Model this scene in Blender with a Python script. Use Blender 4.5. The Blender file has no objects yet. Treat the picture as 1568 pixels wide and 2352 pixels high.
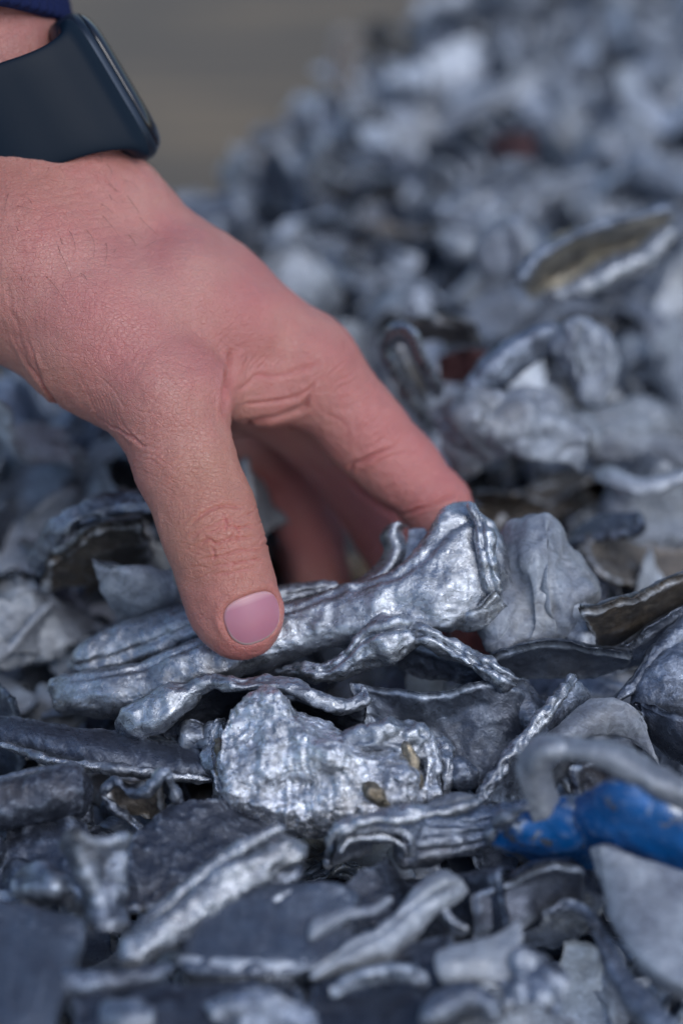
import bpy, math, random
import numpy as np
from mathutils import Matrix, Vector

# ---------------------------------------------------------------- camera, world, sun, exposure
sc = bpy.context.scene
COL = sc.collection
PITCH = math.radians(36.0)
CAMH = 35.6            # cm above the heap's surface
FD = 53.0              # focus distance, cm
FP = 5553.0            # focal length in picture units (picture 1568 wide)
CX, CY = 784.0, 1176.0
cam_d = bpy.data.cameras.new('camera')
cam = bpy.data.objects.new('camera', cam_d); COL.objects.link(cam)
cam.location = (0, 0, CAMH * .01)
cam.rotation_euler = (math.pi / 2 - PITCH, 0, 0)
cam_d.sensor_fit = 'VERTICAL'; cam_d.sensor_height = 36.0; cam_d.sensor_width = 24.0
cam_d.lens = 85.0 * 36.0 / (2352 / 1568 * 24.0)
cam_d.clip_start = 0.02; cam_d.clip_end = 60
cam_d.dof.use_dof = True
cam_d.dof.focus_distance = .521
cam_d.dof.aperture_fstop = 4.9
sc.camera = cam

world = bpy.data.worlds.new("World"); sc.world = world; world.use_nodes = True
wn = world.node_tree; wn.nodes.clear()
sky = wn.nodes.new('ShaderNodeTexSky'); sky.sky_type = 'NISHITA'; sky.sun_disc = False
SUN_EL, SUN_AZ = 50.0, 142.0          # azimuth clockwise from +Y
sky.sun_elevation = math.radians(SUN_EL); sky.sun_rotation = math.radians(SUN_AZ)
sky.air_density = 1.0; sky.dust_density = 1.6; sky.ozone_density = 1.2
bg = wn.nodes.new('ShaderNodeBackground'); bg.inputs[1].default_value = 0.15
wo = wn.nodes.new('ShaderNodeOutputWorld')
wn.links.new(sky.outputs[0], bg.inputs[0]); wn.links.new(bg.outputs[0], wo.inputs[0])

sd = bpy.data.lights.new('sun', 'SUN'); sd.energy = 1.05; sd.angle = math.radians(35); sd.color = (.95, .975, 1.0)
sun = bpy.data.objects.new('sun', sd); COL.objects.link(sun)
_el, _az = math.radians(SUN_EL), math.radians(SUN_AZ)
_dir = Vector((math.sin(_az) * math.cos(_el), math.cos(_az) * math.cos(_el), math.sin(_el)))
sun.rotation_euler = _dir.to_track_quat('Z', 'Y').to_euler()

sc.view_settings.view_transform = 'Standard'; sc.view_settings.look = 'None'
sc.view_settings.exposure = 0.12; sc.view_settings.gamma = 1.0
sc.view_settings.use_curve_mapping = False
sc.render.engine = 'CYCLES'
sc.cycles.use_denoising = True
sc.cycles.max_bounces = 6; sc.cycles.diffuse_bounces = 3; sc.cycles.glossy_bounces = 4
sc.cycles.sample_clamp_indirect = 6

# ---------------------------------------------------------------- geometry helpers (centimetres)
R_ = np.array([1.0, 0, 0]); U_ = np.array([0, math.sin(PITCH), math.cos(PITCH)])
F_ = np.array([0, math.cos(PITCH), -math.sin(PITCH)]); C_ = np.array([0, 0, CAMH])

def Pd(x, y, d):
    """world point (cm) seen at picture x, y, at FD + d cm along the view axis"""
    z = FD + d
    return C_ + F_ * z + R_ * ((x - CX) / FP * z) + U_ * ((CY - y) / FP * z)

def Ph(x, y, h):
    """world point (cm) seen at picture x, y, lying h cm above the heap's surface"""
    h = h * (1 - .5 * min(max((y - 1800) / 300, 0), 1))
    r = F_ + R_ * ((x - CX) / FP) + U_ * ((CY - y) / FP)
    return C_ + r * ((CAMH - h) / -r[2])

def _hash(i, j, k, seed):
    n = (i * 374761393 + j * 668265263 + k * 2147483647 + seed * 974634777) & 0xffffffff
    n = ((n ^ (n >> 13)) * 1274126177) & 0xffffffff
    n = ((n ^ (n >> 16)) * 2246822519) & 0xffffffff
    return ((n ^ (n >> 15)) & 0xffff) / 32767.5 - 1.0

def vnoise(P, scale, seed=0):
    """smooth value noise in [-1, 1]; scale = feature size in cm"""
    q = np.asarray(P, float) / scale + 1000.37
    b = np.floor(q).astype(np.int64); f = q - b; f = f * f * f * (f * (f * 6 - 15) + 10)
    out = 0
    for a in (0, 1):
        for c in (0, 1):
            for e in (0, 1):
                w = (f[..., 0] if a else 1 - f[..., 0]) * (f[..., 1] if c else 1 - f[..., 1]) * (f[..., 2] if e else 1 - f[..., 2])
                out = out + w * _hash(b[..., 0] + a, b[..., 1] + c, b[..., 2] + e, seed)
    return out

def fbm(P, scale, seed=0, oct=3, gain=.5):
    s = 0; a = 1.0
    for o in range(oct):
        s = s + a * vnoise(P, scale / 2.03 ** o, seed + o * 17); a *= gain
    return s

def ridged(P, scale, seed=0, oct=3):
    s = 0; a = 1.0
    for o in range(oct):
        s = s + a * (1 - 2.2 * np.abs(vnoise(P, scale / 2.1 ** o, seed + o * 13))); a *= .5
    return s

def mesh_from(name, V, Fc, mat, parent=None, origin=None, smooth=True):
    V = np.asarray(V, float)
    if origin is None:
        origin = np.array([V[:, 0].mean(), V[:, 1].mean(), V[:, 2].min()])
    me = bpy.data.meshes.new(name)
    L = (V - origin) * .01
    Fa = np.asarray(Fc)
    me.vertices.add(len(L)); me.vertices.foreach_set('co', L.astype(np.float32).ravel())
    me.loops.add(Fa.size); me.loops.foreach_set('vertex_index', Fa.astype(np.int32).ravel())
    me.polygons.add(len(Fa)); me.polygons.foreach_set('loop_start', (np.arange(len(Fa)) * Fa.shape[1]).astype(np.int32))
    me.update(calc_edges=True); me.validate()
    if smooth: me.shade_smooth()
    if mat: me.materials.append(mat)
    o = bpy.data.objects.new(name, me); COL.objects.link(o)
    if parent is None:
        o.location = Vector(origin * .01)
    else:
        o.parent = parent; o.location = Vector(origin * .01) - parent.location
    return o

def tag(o, label=None, cat=None, group=None, kind=None):
    if label: o['label'] = label
    if cat: o['category'] = cat
    if group: o['group'] = group
    if kind: o['kind'] = kind
    return o

def empty(name, at_cm):
    e = bpy.data.objects.new(name, None); COL.objects.link(e)
    e.location = Vector(np.asarray(at_cm) * .01); e.empty_display_size = .01
    return e

def crom(P, n, closed=False):
    """Catmull-Rom resample of an array of rows along axis 0"""
    P = np.asarray(P, float); m = len(P)
    if m == 2 and not closed:
        t = np.linspace(0, 1, n).reshape((n,) + (1,) * (P.ndim - 1)); return P[0] * (1 - t) + P[1] * t
    if closed: Q = np.concatenate([P[-1:], P, P[:2]]); seg = m
    else: Q = np.concatenate([2 * P[:1] - P[1:2], P, 2 * P[-1:] - P[-2:-1]]); seg = m - 1
    t = np.linspace(0, seg, n, endpoint=not closed); i = np.minimum(t.astype(int), seg - 1); f = (t - i)
    f = f.reshape((n,) + (1,) * (P.ndim - 1))
    p0, p1, p2, p3 = Q[i], Q[i + 1], Q[i + 2], Q[i + 3]
    return .5 * ((2 * p1) + (-p0 + p2) * f + (2 * p0 - 5 * p1 + 4 * p2 - p3) * f ** 2 + (-p0 + 3 * p1 - 3 * p2 + p3) * f ** 3)

def grid_normals(G, closed_v=False):
    du = np.gradient(G, axis=0)
    if closed_v: dv = (np.roll(G, -1, 1) - np.roll(G, 1, 1)) * .5
    else: dv = np.gradient(G, axis=1)
    n = np.cross(du, dv); l = np.linalg.norm(n, axis=2, keepdims=True); l[l < 1e-9] = 1
    return n / l

def grid_faces(nu, nv, off=0, closed_v=False, flip=False):
    i, j = np.meshgrid(np.arange(nu - 1), np.arange(nv if closed_v else nv - 1), indexing='ij')
    j2 = (j + 1) % nv
    q = np.stack([i * nv + j, (i + 1) * nv + j, (i + 1) * nv + j2, i * nv + j2], -1).reshape(-1, 4) + off
    return q[:, ::-1] if flip else q

def sheet_verts(G, t, crumple=.1, cs=1.1, fine=.02, jag=.06, seed=0, roll=1.35, tv=.14):
    """turn a mid-surface grid into a closed crumpled plate with rounded, slightly thickened rims"""
    nu, nv = G.shape[:2]
    u = np.linspace(-1, 1, nu)[:, None] * np.ones((1, nv)); v = np.linspace(-1, 1, nv)[None, :] * np.ones((nu, 1))
    edge = np.maximum(np.abs(u), np.abs(v))
    G = G.copy()
    N = grid_normals(G)
    G += N * (crumple * (.75 * fbm(G, cs, seed, 3) - 1.1 * np.abs(vnoise(G, cs * .8, seed + 71)) + .5 * np.abs(vnoise(G, cs * .45, seed + 72))))[..., None]
    if jag:
        e = np.clip((edge - .55) / .45, 0, 1) ** 2
        for a in range(3):
            G[..., a] += e * jag * (fbm(G, .55, seed + 31 + a, 3, .6))
    N = grid_normals(G)
    # rounded rim in real distance
    du = np.linalg.norm(np.gradient(G, axis=0), axis=2).mean() * (nu - 1) / 2
    dv = np.linalg.norm(np.gradient(G, axis=1), axis=2).mean() * (nv - 1) / 2
    dist = np.minimum((1 - np.abs(u)) * du, (1 - np.abs(v)) * dv)
    r = t * .5
    q = np.clip(dist / (r * 1.2), 0, 1)
    prof = np.sqrt(np.clip(1 - (1 - q) ** 2, 0, 1)) * .94 + .06
    swell = 1 + (roll - 1) * .45 * np.exp(-(dist / (t * 1.1)) ** 2)
    tt = r * prof * swell * (1 + tv * fbm(G, .7, seed + 5, 2))
    T = G + N * tt[..., None]; B = G - N * tt[..., None]
    if fine:
        T = T + N * (fine * (ridged(T, .35, seed + 9, 3) * .6 + .5 * fbm(T, .12, seed + 2, 2)))[..., None]
        B = B - N * (fine * (ridged(B, .35, seed + 8, 3) * .6 + .5 * fbm(B, .12, seed + 3, 2)))[..., None]
    V = np.concatenate([T.reshape(-1, 3), B.reshape(-1, 3)])
    F = [grid_faces(nu, nv), grid_faces(nu, nv, nu * nv, flip=True)]
    o = nu * nv
    def strip(ids):
        ids = np.array(ids); return np.stack([ids[:-1], ids[:-1] + o, ids[1:] + o, ids[1:]], 1)
    F.append(strip([j for j in range(nv)]))                       # u=0
    F.append(strip([(nu - 1) * nv + j for j in range(nv)][::-1]))
    F.append(strip([i * nv for i in range(nu)][::-1]))
    F.append(strip([i * nv + nv - 1 for i in range(nu)]))
    return V, np.concatenate(F)

def pts(row, mode='h'):
    f = Ph if mode == 'h' else Pd
    return np.array([f(*p) for p in row])

def sheet(name, rows, mat, t=.2, parent=None, mode='h', nu=None, nv=None, **k):
    """rows: list of rows of (x, y, h) control points, equal length"""
    A = np.array([pts(r, mode) for r in rows])
    Lu = np.linalg.norm(np.diff(A, axis=0), axis=2).sum(0).mean(); Lv = np.linalg.norm(np.diff(A, axis=1), axis=2).sum(1).mean()
    nu = nu or int(np.clip(Lu / .06, 14, 90)); nv = nv or int(np.clip(Lv / .06, 20, 150))
    G = crom(A, nu); G = np.swapaxes(crom(np.swapaxes(G, 0, 1), nv), 0, 1)
    V, F = sheet_verts(G, t, **k)
    return mesh_from(name, V, F, mat, parent)

def blob(name, st, mat, parent=None, mode='h', groove=(), crumple=.1, cs=1.0, fine=.02, seed=0, sq=2.4, n=None, m=72, cap=.5, rid=.0, warp=.0):
    """closed solid: stations (xT,yT,hT, xB,yB,hB, w): top and bottom outline points and half thickness w (cm)
    groove: list of (angle_deg, width_deg, depth) pressed into the cross-section (90 = towards the camera side)"""
    f = Ph if mode == 'h' else Pd
    T = np.array([f(*s[:3]) for s in st]); B = np.array([f(*s[3:6]) for s in st]); W = np.array([s[6] for s in st], float)
    L = np.linalg.norm(np.diff((T + B) / 2, axis=0), axis=1).sum()
    n = n or int(np.clip(L / .055, 24, 190))
    D = crom(np.concatenate([T, B, W[:, None]], 1), n); T, B, W = D[:, :3], D[:, 3:6], D[:, 6]
    M = (T + B) / 2; A = (T - B) / 2
    tan = np.gradient(M, axis=0)
    Nn = np.cross(A, tan); l = np.linalg.norm(Nn, axis=1, keepdims=True); l[l < 1e-9] = 1; Nn /= l
    s = np.sign((Nn * (C_ - M)).sum(1)); s = np.where(s == 0, 1, s); s = np.sign(np.median(s)); Nn *= s
    # rounded ends
    d0 = np.concatenate([[0], np.cumsum(np.linalg.norm(np.diff(M, axis=0), axis=1))]); d1 = d0[-1] - d0
    endr = cap
    q = np.clip(np.minimum(d0, d1) / max(endr, 1e-3), 0, 1); e = np.sqrt(np.clip(1 - (1 - q) ** 2, 0, 1)) * .97 + .03
    ph = np.linspace(0, 2 * math.pi, m, endpoint=False)
    c, sn = np.cos(ph), np.sin(ph)
    cc = np.sign(c) * np.abs(c) ** (2 / sq); ss = np.sign(sn) * np.abs(sn) ** (2 / sq)
    g = np.ones((n, m))
    for (a, w, dep) in groove:
        wob = 8 * vnoise(np.stack([d0, d0 * 0, d0 * 0], 1), 1.3, seed + 77)
        x = (np.degrees(ph)[None, :] - a - wob[:, None] + 180) % 360 - 180
        g -= dep * np.exp(-(x / w) ** 2) * np.clip(np.minimum(d0, d1) / .3, 0, 1)[:, None]
    G = M[:, None, :] + A[:, None, :] * (cc[None, :] * g * e[:, None])[..., None] + Nn[:, None, :] * (ss[None, :] * g * (W * e)[:, None])[..., None]
    N = grid_normals(G, True)
    if ((N * (G - M[:, None, :])).sum() < 0): N = -N; flip = True
    else: flip = False
    if warp:
        for a in range(3): G[..., a] += warp * fbm(G, 1.6, seed + 60 + a, 2)
    disp = crumple * fbm(G, cs, seed, 3) + fine * (ridged(G, .3, seed + 9, 3) * .7 + .6 * fbm(G, .12, seed + 4, 2)) - rid * np.abs(vnoise(G, .8, seed + 21))
    G = G + N * disp[..., None]
    V = np.concatenate([G.reshape(-1, 3), [G[0].mean(0)], [G[-1].mean(0)]])
    F = grid_faces(n, m, closed_v=True, flip=flip)
    j = np.arange(m); j2 = (j + 1) % m
    a = np.stack([np.full(m, n * m), j, j2, j2], 1); b = np.stack([np.full(m, n * m + 1), (n - 1) * m + j2, (n - 1) * m + j, (n - 1) * m + j], 1)
    if flip: a = a[:, ::-1]; b = b[:, ::-1]
    me_f = [tuple(x) for x in F] 
    o = mesh_from(name, V, F, mat, parent)
    # caps
    import bmesh
    bm = bmesh.new(); bm.from_mesh(o.data); bm.verts.ensure_lookup_table()
    for k in range(m):
        k2 = (k + 1) % m
        for tri in ((n * m, k, k2), (n * m + 1, (n - 1) * m + k2, (n - 1) * m + k)):
            try: bm.faces.new([bm.verts[q] for q in (tri[::-1] if flip else tri)]).smooth = True
            except ValueError: pass
    bm.to_mesh(o.data); bm.free()
    return o

# ---------------------------------------------------------------- materials
def nt(name):
    m = bpy.data.materials.new(name); m.use_nodes = True; t = m.node_tree; t.nodes.clear()
    o = t.nodes.new('ShaderNodeOutputMaterial'); b = t.nodes.new('ShaderNodeBsdfPrincipled')
    t.links.new(b.outputs[0], o.inputs[0]); return m, t, b

def N(t, typ, **k):
    n = t.nodes.new(typ)
    for a, v in k.items():
        if a in n.inputs: n.inputs[a].default_value = v
        else: setattr(n, a, v)
    return n

def ramp(t, src, stops):
    r = t.nodes.new('ShaderNodeValToRGB'); e = r.color_ramp.elements
    while len(e) < len(stops): e.new(.5)
    for i, (p, c) in enumerate(stops):
        e[i].position = p; e[i].color = (c, c, c, 1) if not isinstance(c, tuple) else tuple(c) + (1,)
    t.links.new(src, r.inputs[0]); return r

def mixc(t, fac, a, b, mode='MIX'):
    n = t.nodes.new('ShaderNodeMix'); n.data_type = 'RGBA'; n.blend_type = mode
    for s, v in ((n.inputs[0], fac), (n.inputs[6], a), (n.inputs[7], b)):
        if hasattr(v, 'links') or hasattr(v, 'is_output'): t.links.new(v, s)
        else: s.default_value = v if not isinstance(v, tuple) else tuple(v) + (1,)
    return n.outputs[2]

def metal(name, light=(.5, .52, .56), dark=(.16, .17, .19), warm=(.3, .25, .18), wamt=.15, rough=.42, metallic=.85, flake=.5, fs=900, bump=.5, paint=None, vary=.35, wear=.6, edge=(.52, .56, .62)):
    m, t, b = nt(name); lk = t.links.new
    tc = N(t, 'ShaderNodeTexCoord'); oi = N(t, 'ShaderNodeObjectInfo')
    off = N(t, 'ShaderNodeVectorMath', operation='ADD'); lk(tc.outputs['Object'], off.inputs[0])
    sc_ = N(t, 'ShaderNodeMath', operation='MULTIPLY'); lk(oi.outputs['Random'], sc_.inputs[0]); sc_.inputs[1].default_value = 3.0
    lk(sc_.outputs[0], off.inputs[1]); co = off.outputs[0]
    n1 = N(t, 'ShaderNodeTexNoise', Scale=110.0, Detail=6.0, Roughness=.65); lk(co, n1.inputs[0])
    n2 = N(t, 'ShaderNodeTexNoise', Scale=45.0, Detail=4.0, Roughness=.6); lk(co, n2.inputs[0])
    # scratch-like stretched flakes
    mp = N(t, 'ShaderNodeMapping'); mp.inputs['Scale'].default_value = (1, 2.2, 1.3); mp.inputs['Rotation'].default_value = (.4, .3, .7); lk(co, mp.inputs[0])
    wv = N(t, 'ShaderNodeTexNoise', Scale=180.0, Detail=3.0); lk(co, wv.inputs[0])
    md = mixc(t, .012, mp.outputs[0], wv.outputs['Color'], 'ADD')
    v1 = N(t, 'ShaderNodeTexVoronoi', Scale=float(fs)); v1.feature = 'F1'; lk(md, v1.inputs['Vector'])
    n3 = N(t, 'ShaderNodeTexNoise', Scale=float(fs) * .9, Detail=5.0, Roughness=.7); lk(md, n3.inputs[0])
    f1 = ramp(t, n1.outputs[0], [(.36, 0.0), (.62, 1.0)])
    base = mixc(t, f1.outputs[0], dark, light)
    f2 = ramp(t, n2.outputs[0], [(.56, 0.0), (.70, 1.0)])
    wf = N(t, 'ShaderNodeMath', operation='MULTIPLY'); lk(f2.outputs[0], wf.inputs[0]); wf.inputs[1].default_value = wamt
    base = mixc(t, wf.outputs[0], base, warm)
    sepv = N(t, 'ShaderNodeSeparateColor'); lk(v1.outputs['Color'], sepv.inputs[0])
    vr = N(t, 'ShaderNodeMapRange'); lk(sepv.outputs[0], vr.inputs[0]); vr.inputs[3].default_value = 1 - flake * .55; vr.inputs[4].default_value = 1 + flake * .45
    hsv = N(t, 'ShaderNodeHueSaturation'); lk(base, hsv.inputs['Color']); lk(vr.outputs[0], hsv.inputs['Value'])
    rr = N(t, 'ShaderNodeMapRange'); lk(oi.outputs['Random'], rr.inputs[0]); rr.inputs[3].default_value = 1 - vary; rr.inputs[4].default_value = 1 + vary
    h2 = N(t, 'ShaderNodeHueSaturation'); lk(hsv.outputs[0], h2.inputs['Color']); lk(rr.outputs[0], h2.inputs['Value'])
    ge = N(t, 'ShaderNodeNewGeometry'); we = N(t, 'ShaderNodeMath', operation='MULTIPLY_ADD'); lk(n3.outputs[0], we.inputs[0]); we.inputs[1].default_value = .05; lk(ge.outputs['Pointiness'], we.inputs[2])
    wr = ramp(t, we.outputs[0], [(.535, 0.), (.60, wear)])
    outc = mixc(t, wr.outputs[0], h2.outputs[0], edge); met = None
    if paint:
        n5 = N(t, 'ShaderNodeTexNoise', Scale=75.0, Detail=8.0, Roughness=.72); lk(co, n5.inputs[0])
        fp = ramp(t, n5.outputs[0], [(.40, 0.0), (.43, 1.0)])
        n6 = N(t, 'ShaderNodeTexNoise', Scale=160.0, Detail=3.0); lk(co, n6.inputs[0])
        pc = mixc(t, n6.outputs[0], tuple(c * .55 for c in paint), tuple(min(1, c * 1.6) for c in paint))
        outc = mixc(t, fp.outputs[0], outc, pc); outc = mixc(t, wr.outputs[0], outc, edge)
        mr = N(t, 'ShaderNodeMapRange'); lk(fp.outputs[0], mr.inputs[0]); mr.inputs[3].default_value = metallic; mr.inputs[4].default_value = .15
        met = mr.outputs[0]
    lk(outc, b.inputs['Base Color'])
    if met: lk(met, b.inputs['Metallic'])
    else: b.inputs['Metallic'].default_value = metallic
    r1 = N(t, 'ShaderNodeMapRange'); lk(sepv.outputs[1], r1.inputs[0]); r1.inputs[3].default_value = rough - .1; r1.inputs[4].default_value = rough + .18
    r2 = N(t, 'ShaderNodeMath', operation='MULTIPLY_ADD'); lk(f1.outputs[0], r2.inputs[0]); r2.inputs[1].default_value = -.08; lk(r1.outputs[0], r2.inputs[2])
    lk(r2.outputs[0], b.inputs['Roughness'])
    b1 = N(t, 'ShaderNodeBump', Strength=bump * .55, Distance=.0012); lk(n1.outputs[0], b1.inputs['Height'])
    b2 = N(t, 'ShaderNodeBump', Strength=bump * .6, Distance=.0005); lk(n3.outputs[0], b2.inputs['Height']); lk(b1.outputs[0], b2.inputs['Normal'])
    b3 = N(t, 'ShaderNodeBump', Strength=bump * flake, Distance=.0004); lk(sepv.outputs[2], b3.inputs['Height']); lk(b2.outputs[0], b3.inputs['Normal'])
    lk(b3.outputs[0], b.inputs['Normal'])
    return m

M_SHINY = metal('bright_aluminium', light=(.43, .465, .52), dark=(.20, .22, .26), rough=.33, flake=.5, fs=800, bump=.65, wamt=.12, vary=.05, edge=(.60, .65, .72))
M_NUG = metal('flaky_aluminium', light=(.74, .78, .85), dark=(.30, .325, .38), rough=.34, flake=.85, fs=800, bump=.95, wamt=.45, warm=(.33, .28, .2), vary=.02, edge=(.8, .84, .9))
M_MID = metal('worn_aluminium', light=(0.288, 0.335, 0.424), dark=(0.093, 0.110, 0.149), rough=.4, flake=.55, fs=900, bump=.8, wamt=.2, vary=.12)
M_STEEL = metal('dull_grey_metal', light=(.12, .145, .19), dark=(.075, .088, .12), rough=.42, flake=.25, fs=900, bump=.5, wamt=.3, warm=(.13, .115, .095), vary=.15, metallic=.7, wear=.95, edge=(.42, .48, .57))  # on the front pieces this darker tone also stands in for shade
M_DARK = metal('dull_dark_metal', light=(.075, .088, .12), dark=(.04, .047, .066), rough=.4, flake=.3, fs=900, bump=.55, wamt=.35, warm=(.085, .066, .05), vary=.15, metallic=.7, wear=.8, edge=(.36, .42, .52))  # dark metal, with some of the foreground's shade put into its colour
M_PALE = metal('pale_matte_aluminium', light=(.30, .335, .39), dark=(.16, .18, .225), rough=.6, flake=.35, fs=700, bump=.6, wamt=.3, warm=(.32, .30, .26), vary=.12, metallic=.35, wear=.4)
M_BROWN = metal('brown_stained_metal', light=(.17, .15, .13), dark=(.065, .06, .06), rough=.48, flake=.45, bump=.6, wamt=.5, warm=(.20, .145, .09), vary=.2, metallic=.6, wear=.95, edge=(.5, .53, .58))
M_BRASS = metal('brassy_metal', light=(.36, .31, .23), dark=(.17, .14, .10), rough=.4, flake=.4, bump=.7, wamt=.3, vary=.1, wear=.2)
M_BLUE = metal('blue_painted_metal', light=(.30, .33, .38), dark=(.16, .17, .2), paint=(.003, .085, .28), rough=.36, bump=.4, flake=.15, vary=.02, wear=.7, edge=(.40,.45,.52))
M_BACK = metal('background_aluminium', light=(.50, .545, .61), dark=(.27, .30, .35), rough=.58, flake=.3, fs=700, bump=.4, wamt=.25, vary=.35, wear=.4, metallic=.5)
M_BASE = metal('packed_dark_scrap', light=(.22, .24, .28), dark=(.06, .066, .08), rough=.55, flake=.4, fs=300, bump=1.0, metallic=.4, wamt=.3, vary=.0, wear=.3)

def floor_mat():
    m, t, b = nt('dusty_concrete'); lk = t.links.new
    tc = N(t, 'ShaderNodeTexCoord')
    n1 = N(t, 'ShaderNodeTexNoise', Scale=3.0, Detail=6.0); lk(tc.outputs['Object'], n1.inputs[0])
    mp = N(t, 'ShaderNodeMapping'); mp.inputs['Scale'].default_value = (4, 45, 1); mp.inputs['Rotation'].default_value = (0, 0, .5); lk(tc.outputs['Object'], mp.inputs[0])
    n2 = N(t, 'ShaderNodeTexNoise', Scale=1.0, Detail=4.0); lk(mp.outputs[0], n2.inputs[0])
    a = mixc(t, ramp(t, n1.outputs[0], [(.35, 0.), (.65, 1.)]).outputs[0], (.15, .13, .10), (.29, .22, .14))
    c = mixc(t, ramp(t, n2.outputs[0], [(.42, 0.), (.58, .8)]).outputs[0], a, (.10, .095, .085))
    lk(c, b.inputs['Base Color']); b.inputs['Roughness'].default_value = .85
    return m

# ---------------------------------------------------------------- heap and floor
E1 = Ph(420, 520, 0); E2 = Ph(985, 60, 0)
ED = (E2 - E1)[:2]; ED /= np.linalg.norm(ED); EN = np.array([-ED[1], ED[0]])
def heap_h(X, Y):
    s = (X - E1[0]) * EN[0] + (Y - E1[1]) * EN[1]
    s = np.maximum(s, 0)
    return -np.where(s < 1.5, s * s * .5, 1.5 * s - 1.125)

def build_base():
    xs = np.arange(-60, 60, .5); ys = np.arange(30, 125, .5)
    X, Y = np.meshgrid(xs, ys, indexing='ij'); P = np.stack([X, Y, X * 0], -1)
    Z = heap_h(X, Y) - 2.9 + .8 * fbm(P, 2.4, 3, 4)
    G = np.stack([X, Y, np.maximum(Z, -27)], -1)
    o = mesh_from('scrap_bed', G.reshape(-1, 3), grid_faces(*X.shape), M_BASE, origin=np.array([0, 60, 0.]))
    tag(o, kind='stuff', label='dark gritty bed at the bottom of the scrap heap', cat='scrap')
    G = np.array([[-400, -100, -26], [500, -100, -26], [500, 900, -26], [-400, 900, -26.]])
    f = mesh_from('floor', G, [[0, 1, 2, 3]], floor_mat(), origin=np.array([0, 60, -26.])); tag(f, kind='structure')
build_base()

# ---------------------------------------------------------------- hand (signed distances, in the camera's frame, cm)
def Q(x, y, d):
    z = FD + d; return np.array([(x - CX) / FP * z, (CY - y) / FP * z, d])
def q2w(V):
    return C_ + V[:, :1] * R_ + V[:, 1:2] * U_ + (V[:, 2:3] + FD) * F_

HS = .11
LO = np.array([-10.2, -4.2, -3.0]); HI = np.array([4.4, 13.6, 12.0])
NX = ((HI - LO) / HS).astype(int) + 1
FAR = 9.0
def cone(a, ra, b, rb, zs=1.0):
    """tapered capsule sampled on the slice of the grid near it"""
    a = np.array(a, float); b = np.array(b, float); m = max(ra, rb) + 1.9
    lo = np.clip(((np.minimum(a, b) - m - LO) / HS).astype(int), 0, NX - 1); hi = np.clip(((np.maximum(a, b) + m - LO) / HS).astype(int) + 1, 1, NX)
    ax = [(LO[i] + HS * np.arange(lo[i], hi[i])).astype(np.float32) for i in range(3)]
    X, Y, Z = ax[0][:, None, None], ax[1][None, :, None], ax[2][None, None, :]
    z0 = a[2]; ab = b - a
    den = float((ab ** 2).sum()) + 1e-9
    t = np.clip(((X - a[0]) * ab[0] + (Y - a[1]) * ab[1] + (Z - a[2]) * ab[2]) / den, 0, 1)
    d = np.sqrt((X - a[0] - t * ab[0]) ** 2 + (Y - a[1] - t * ab[1]) ** 2 + ((Z - a[2] - t * ab[2]) * zs) ** 2) - (ra + (rb - ra) * t)
    return tuple(slice(lo[i], hi[i]) for i in range(3)), d
def smin(a, b, k):
    if k <= 0: return np.minimum(a, b)
    h = np.clip(.5 + .5 * (b - a) / k, 0, 1); return b + (a - b) * h - k * h * (1 - h)
def chain(fld, ps, k, zs=1.0):
    for p, q in zip(ps[:-1], ps[1:]):
        s, d = cone(Q(*p[:3]), p[3], Q(*q[:3]), q[3], zs); fld[s] = smin(fld[s], d, k)
    return fld
def field(): return np.full(NX, FAR, np.float32)

def surface_nets(F):
    s = F < 0
    nx, ny, nz = F.shape
    acc = np.zeros((nx - 1, ny - 1, nz - 1, 3), np.float32); cnt = np.zeros((nx - 1, ny - 1, nz - 1), np.float32)
    sh = (nx - 1, ny - 1, nz - 1)
    def corner(A, c): return A[c[0]:c[0] + sh[0], c[1]:c[1] + sh[1], c[2]:c[2] + sh[2]]
    for ax in range(3):
        for u in (0, 1):
            for v in (0, 1):
                c0 = [0, 0, 0]; o = [i for i in range(3) if i != ax]; c0[o[0]] = u; c0[o[1]] = v
                c1 = list(c0); c1[ax] = 1
                f0, f1 = corner(F, c0), corner(F, c1); m = (f0 < 0) != (f1 < 0)
                t = np.where(m, f0 / np.where(m, f0 - f1, 1), 0)
                for i in range(3):
                    acc[..., i] += m * ((t if i == ax else c0[i]))
                cnt += m
    act = cnt > 0; idx = np.full(sh, -1, np.int64); idx[act] = np.arange(act.sum())
    ijk = np.argwhere(act); V = (ijk + acc[act] / cnt[act][:, None]) * HS + LO
    faces = []
    for ax in range(3):
        a, b = [(1, 2), (2, 0), (0, 1)][ax]
        sl0 = [slice(None)] * 3; sl1 = [slice(None)] * 3; sl0[ax] = slice(0, -1); sl1[ax] = slice(1, None)
        m = s[tuple(sl0)] != s[tuple(sl1)]; e = np.argwhere(m)
        e = e[(e[:, a] > 0) & (e[:, b] > 0) & (e[:, a] < sh[a]) & (e[:, b] < sh[b])]
        ins = s[e[:, 0], e[:, 1], e[:, 2]]
        def g(da, db):
            q = e.copy(); q[:, a] += da; q[:, b] += db; return idx[q[:, 0], q[:, 1], q[:, 2]]
        q = np.stack([g(-1, -1), g(0, -1), g(0, 0), g(-1, 0)], 1)
        q[~ins] = q[~ins][:, ::-1]; faces.append(q)
    Fc = np.concatenate(faces); Fc = Fc[(Fc >= 0).all(1)]
    return V, Fc

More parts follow.
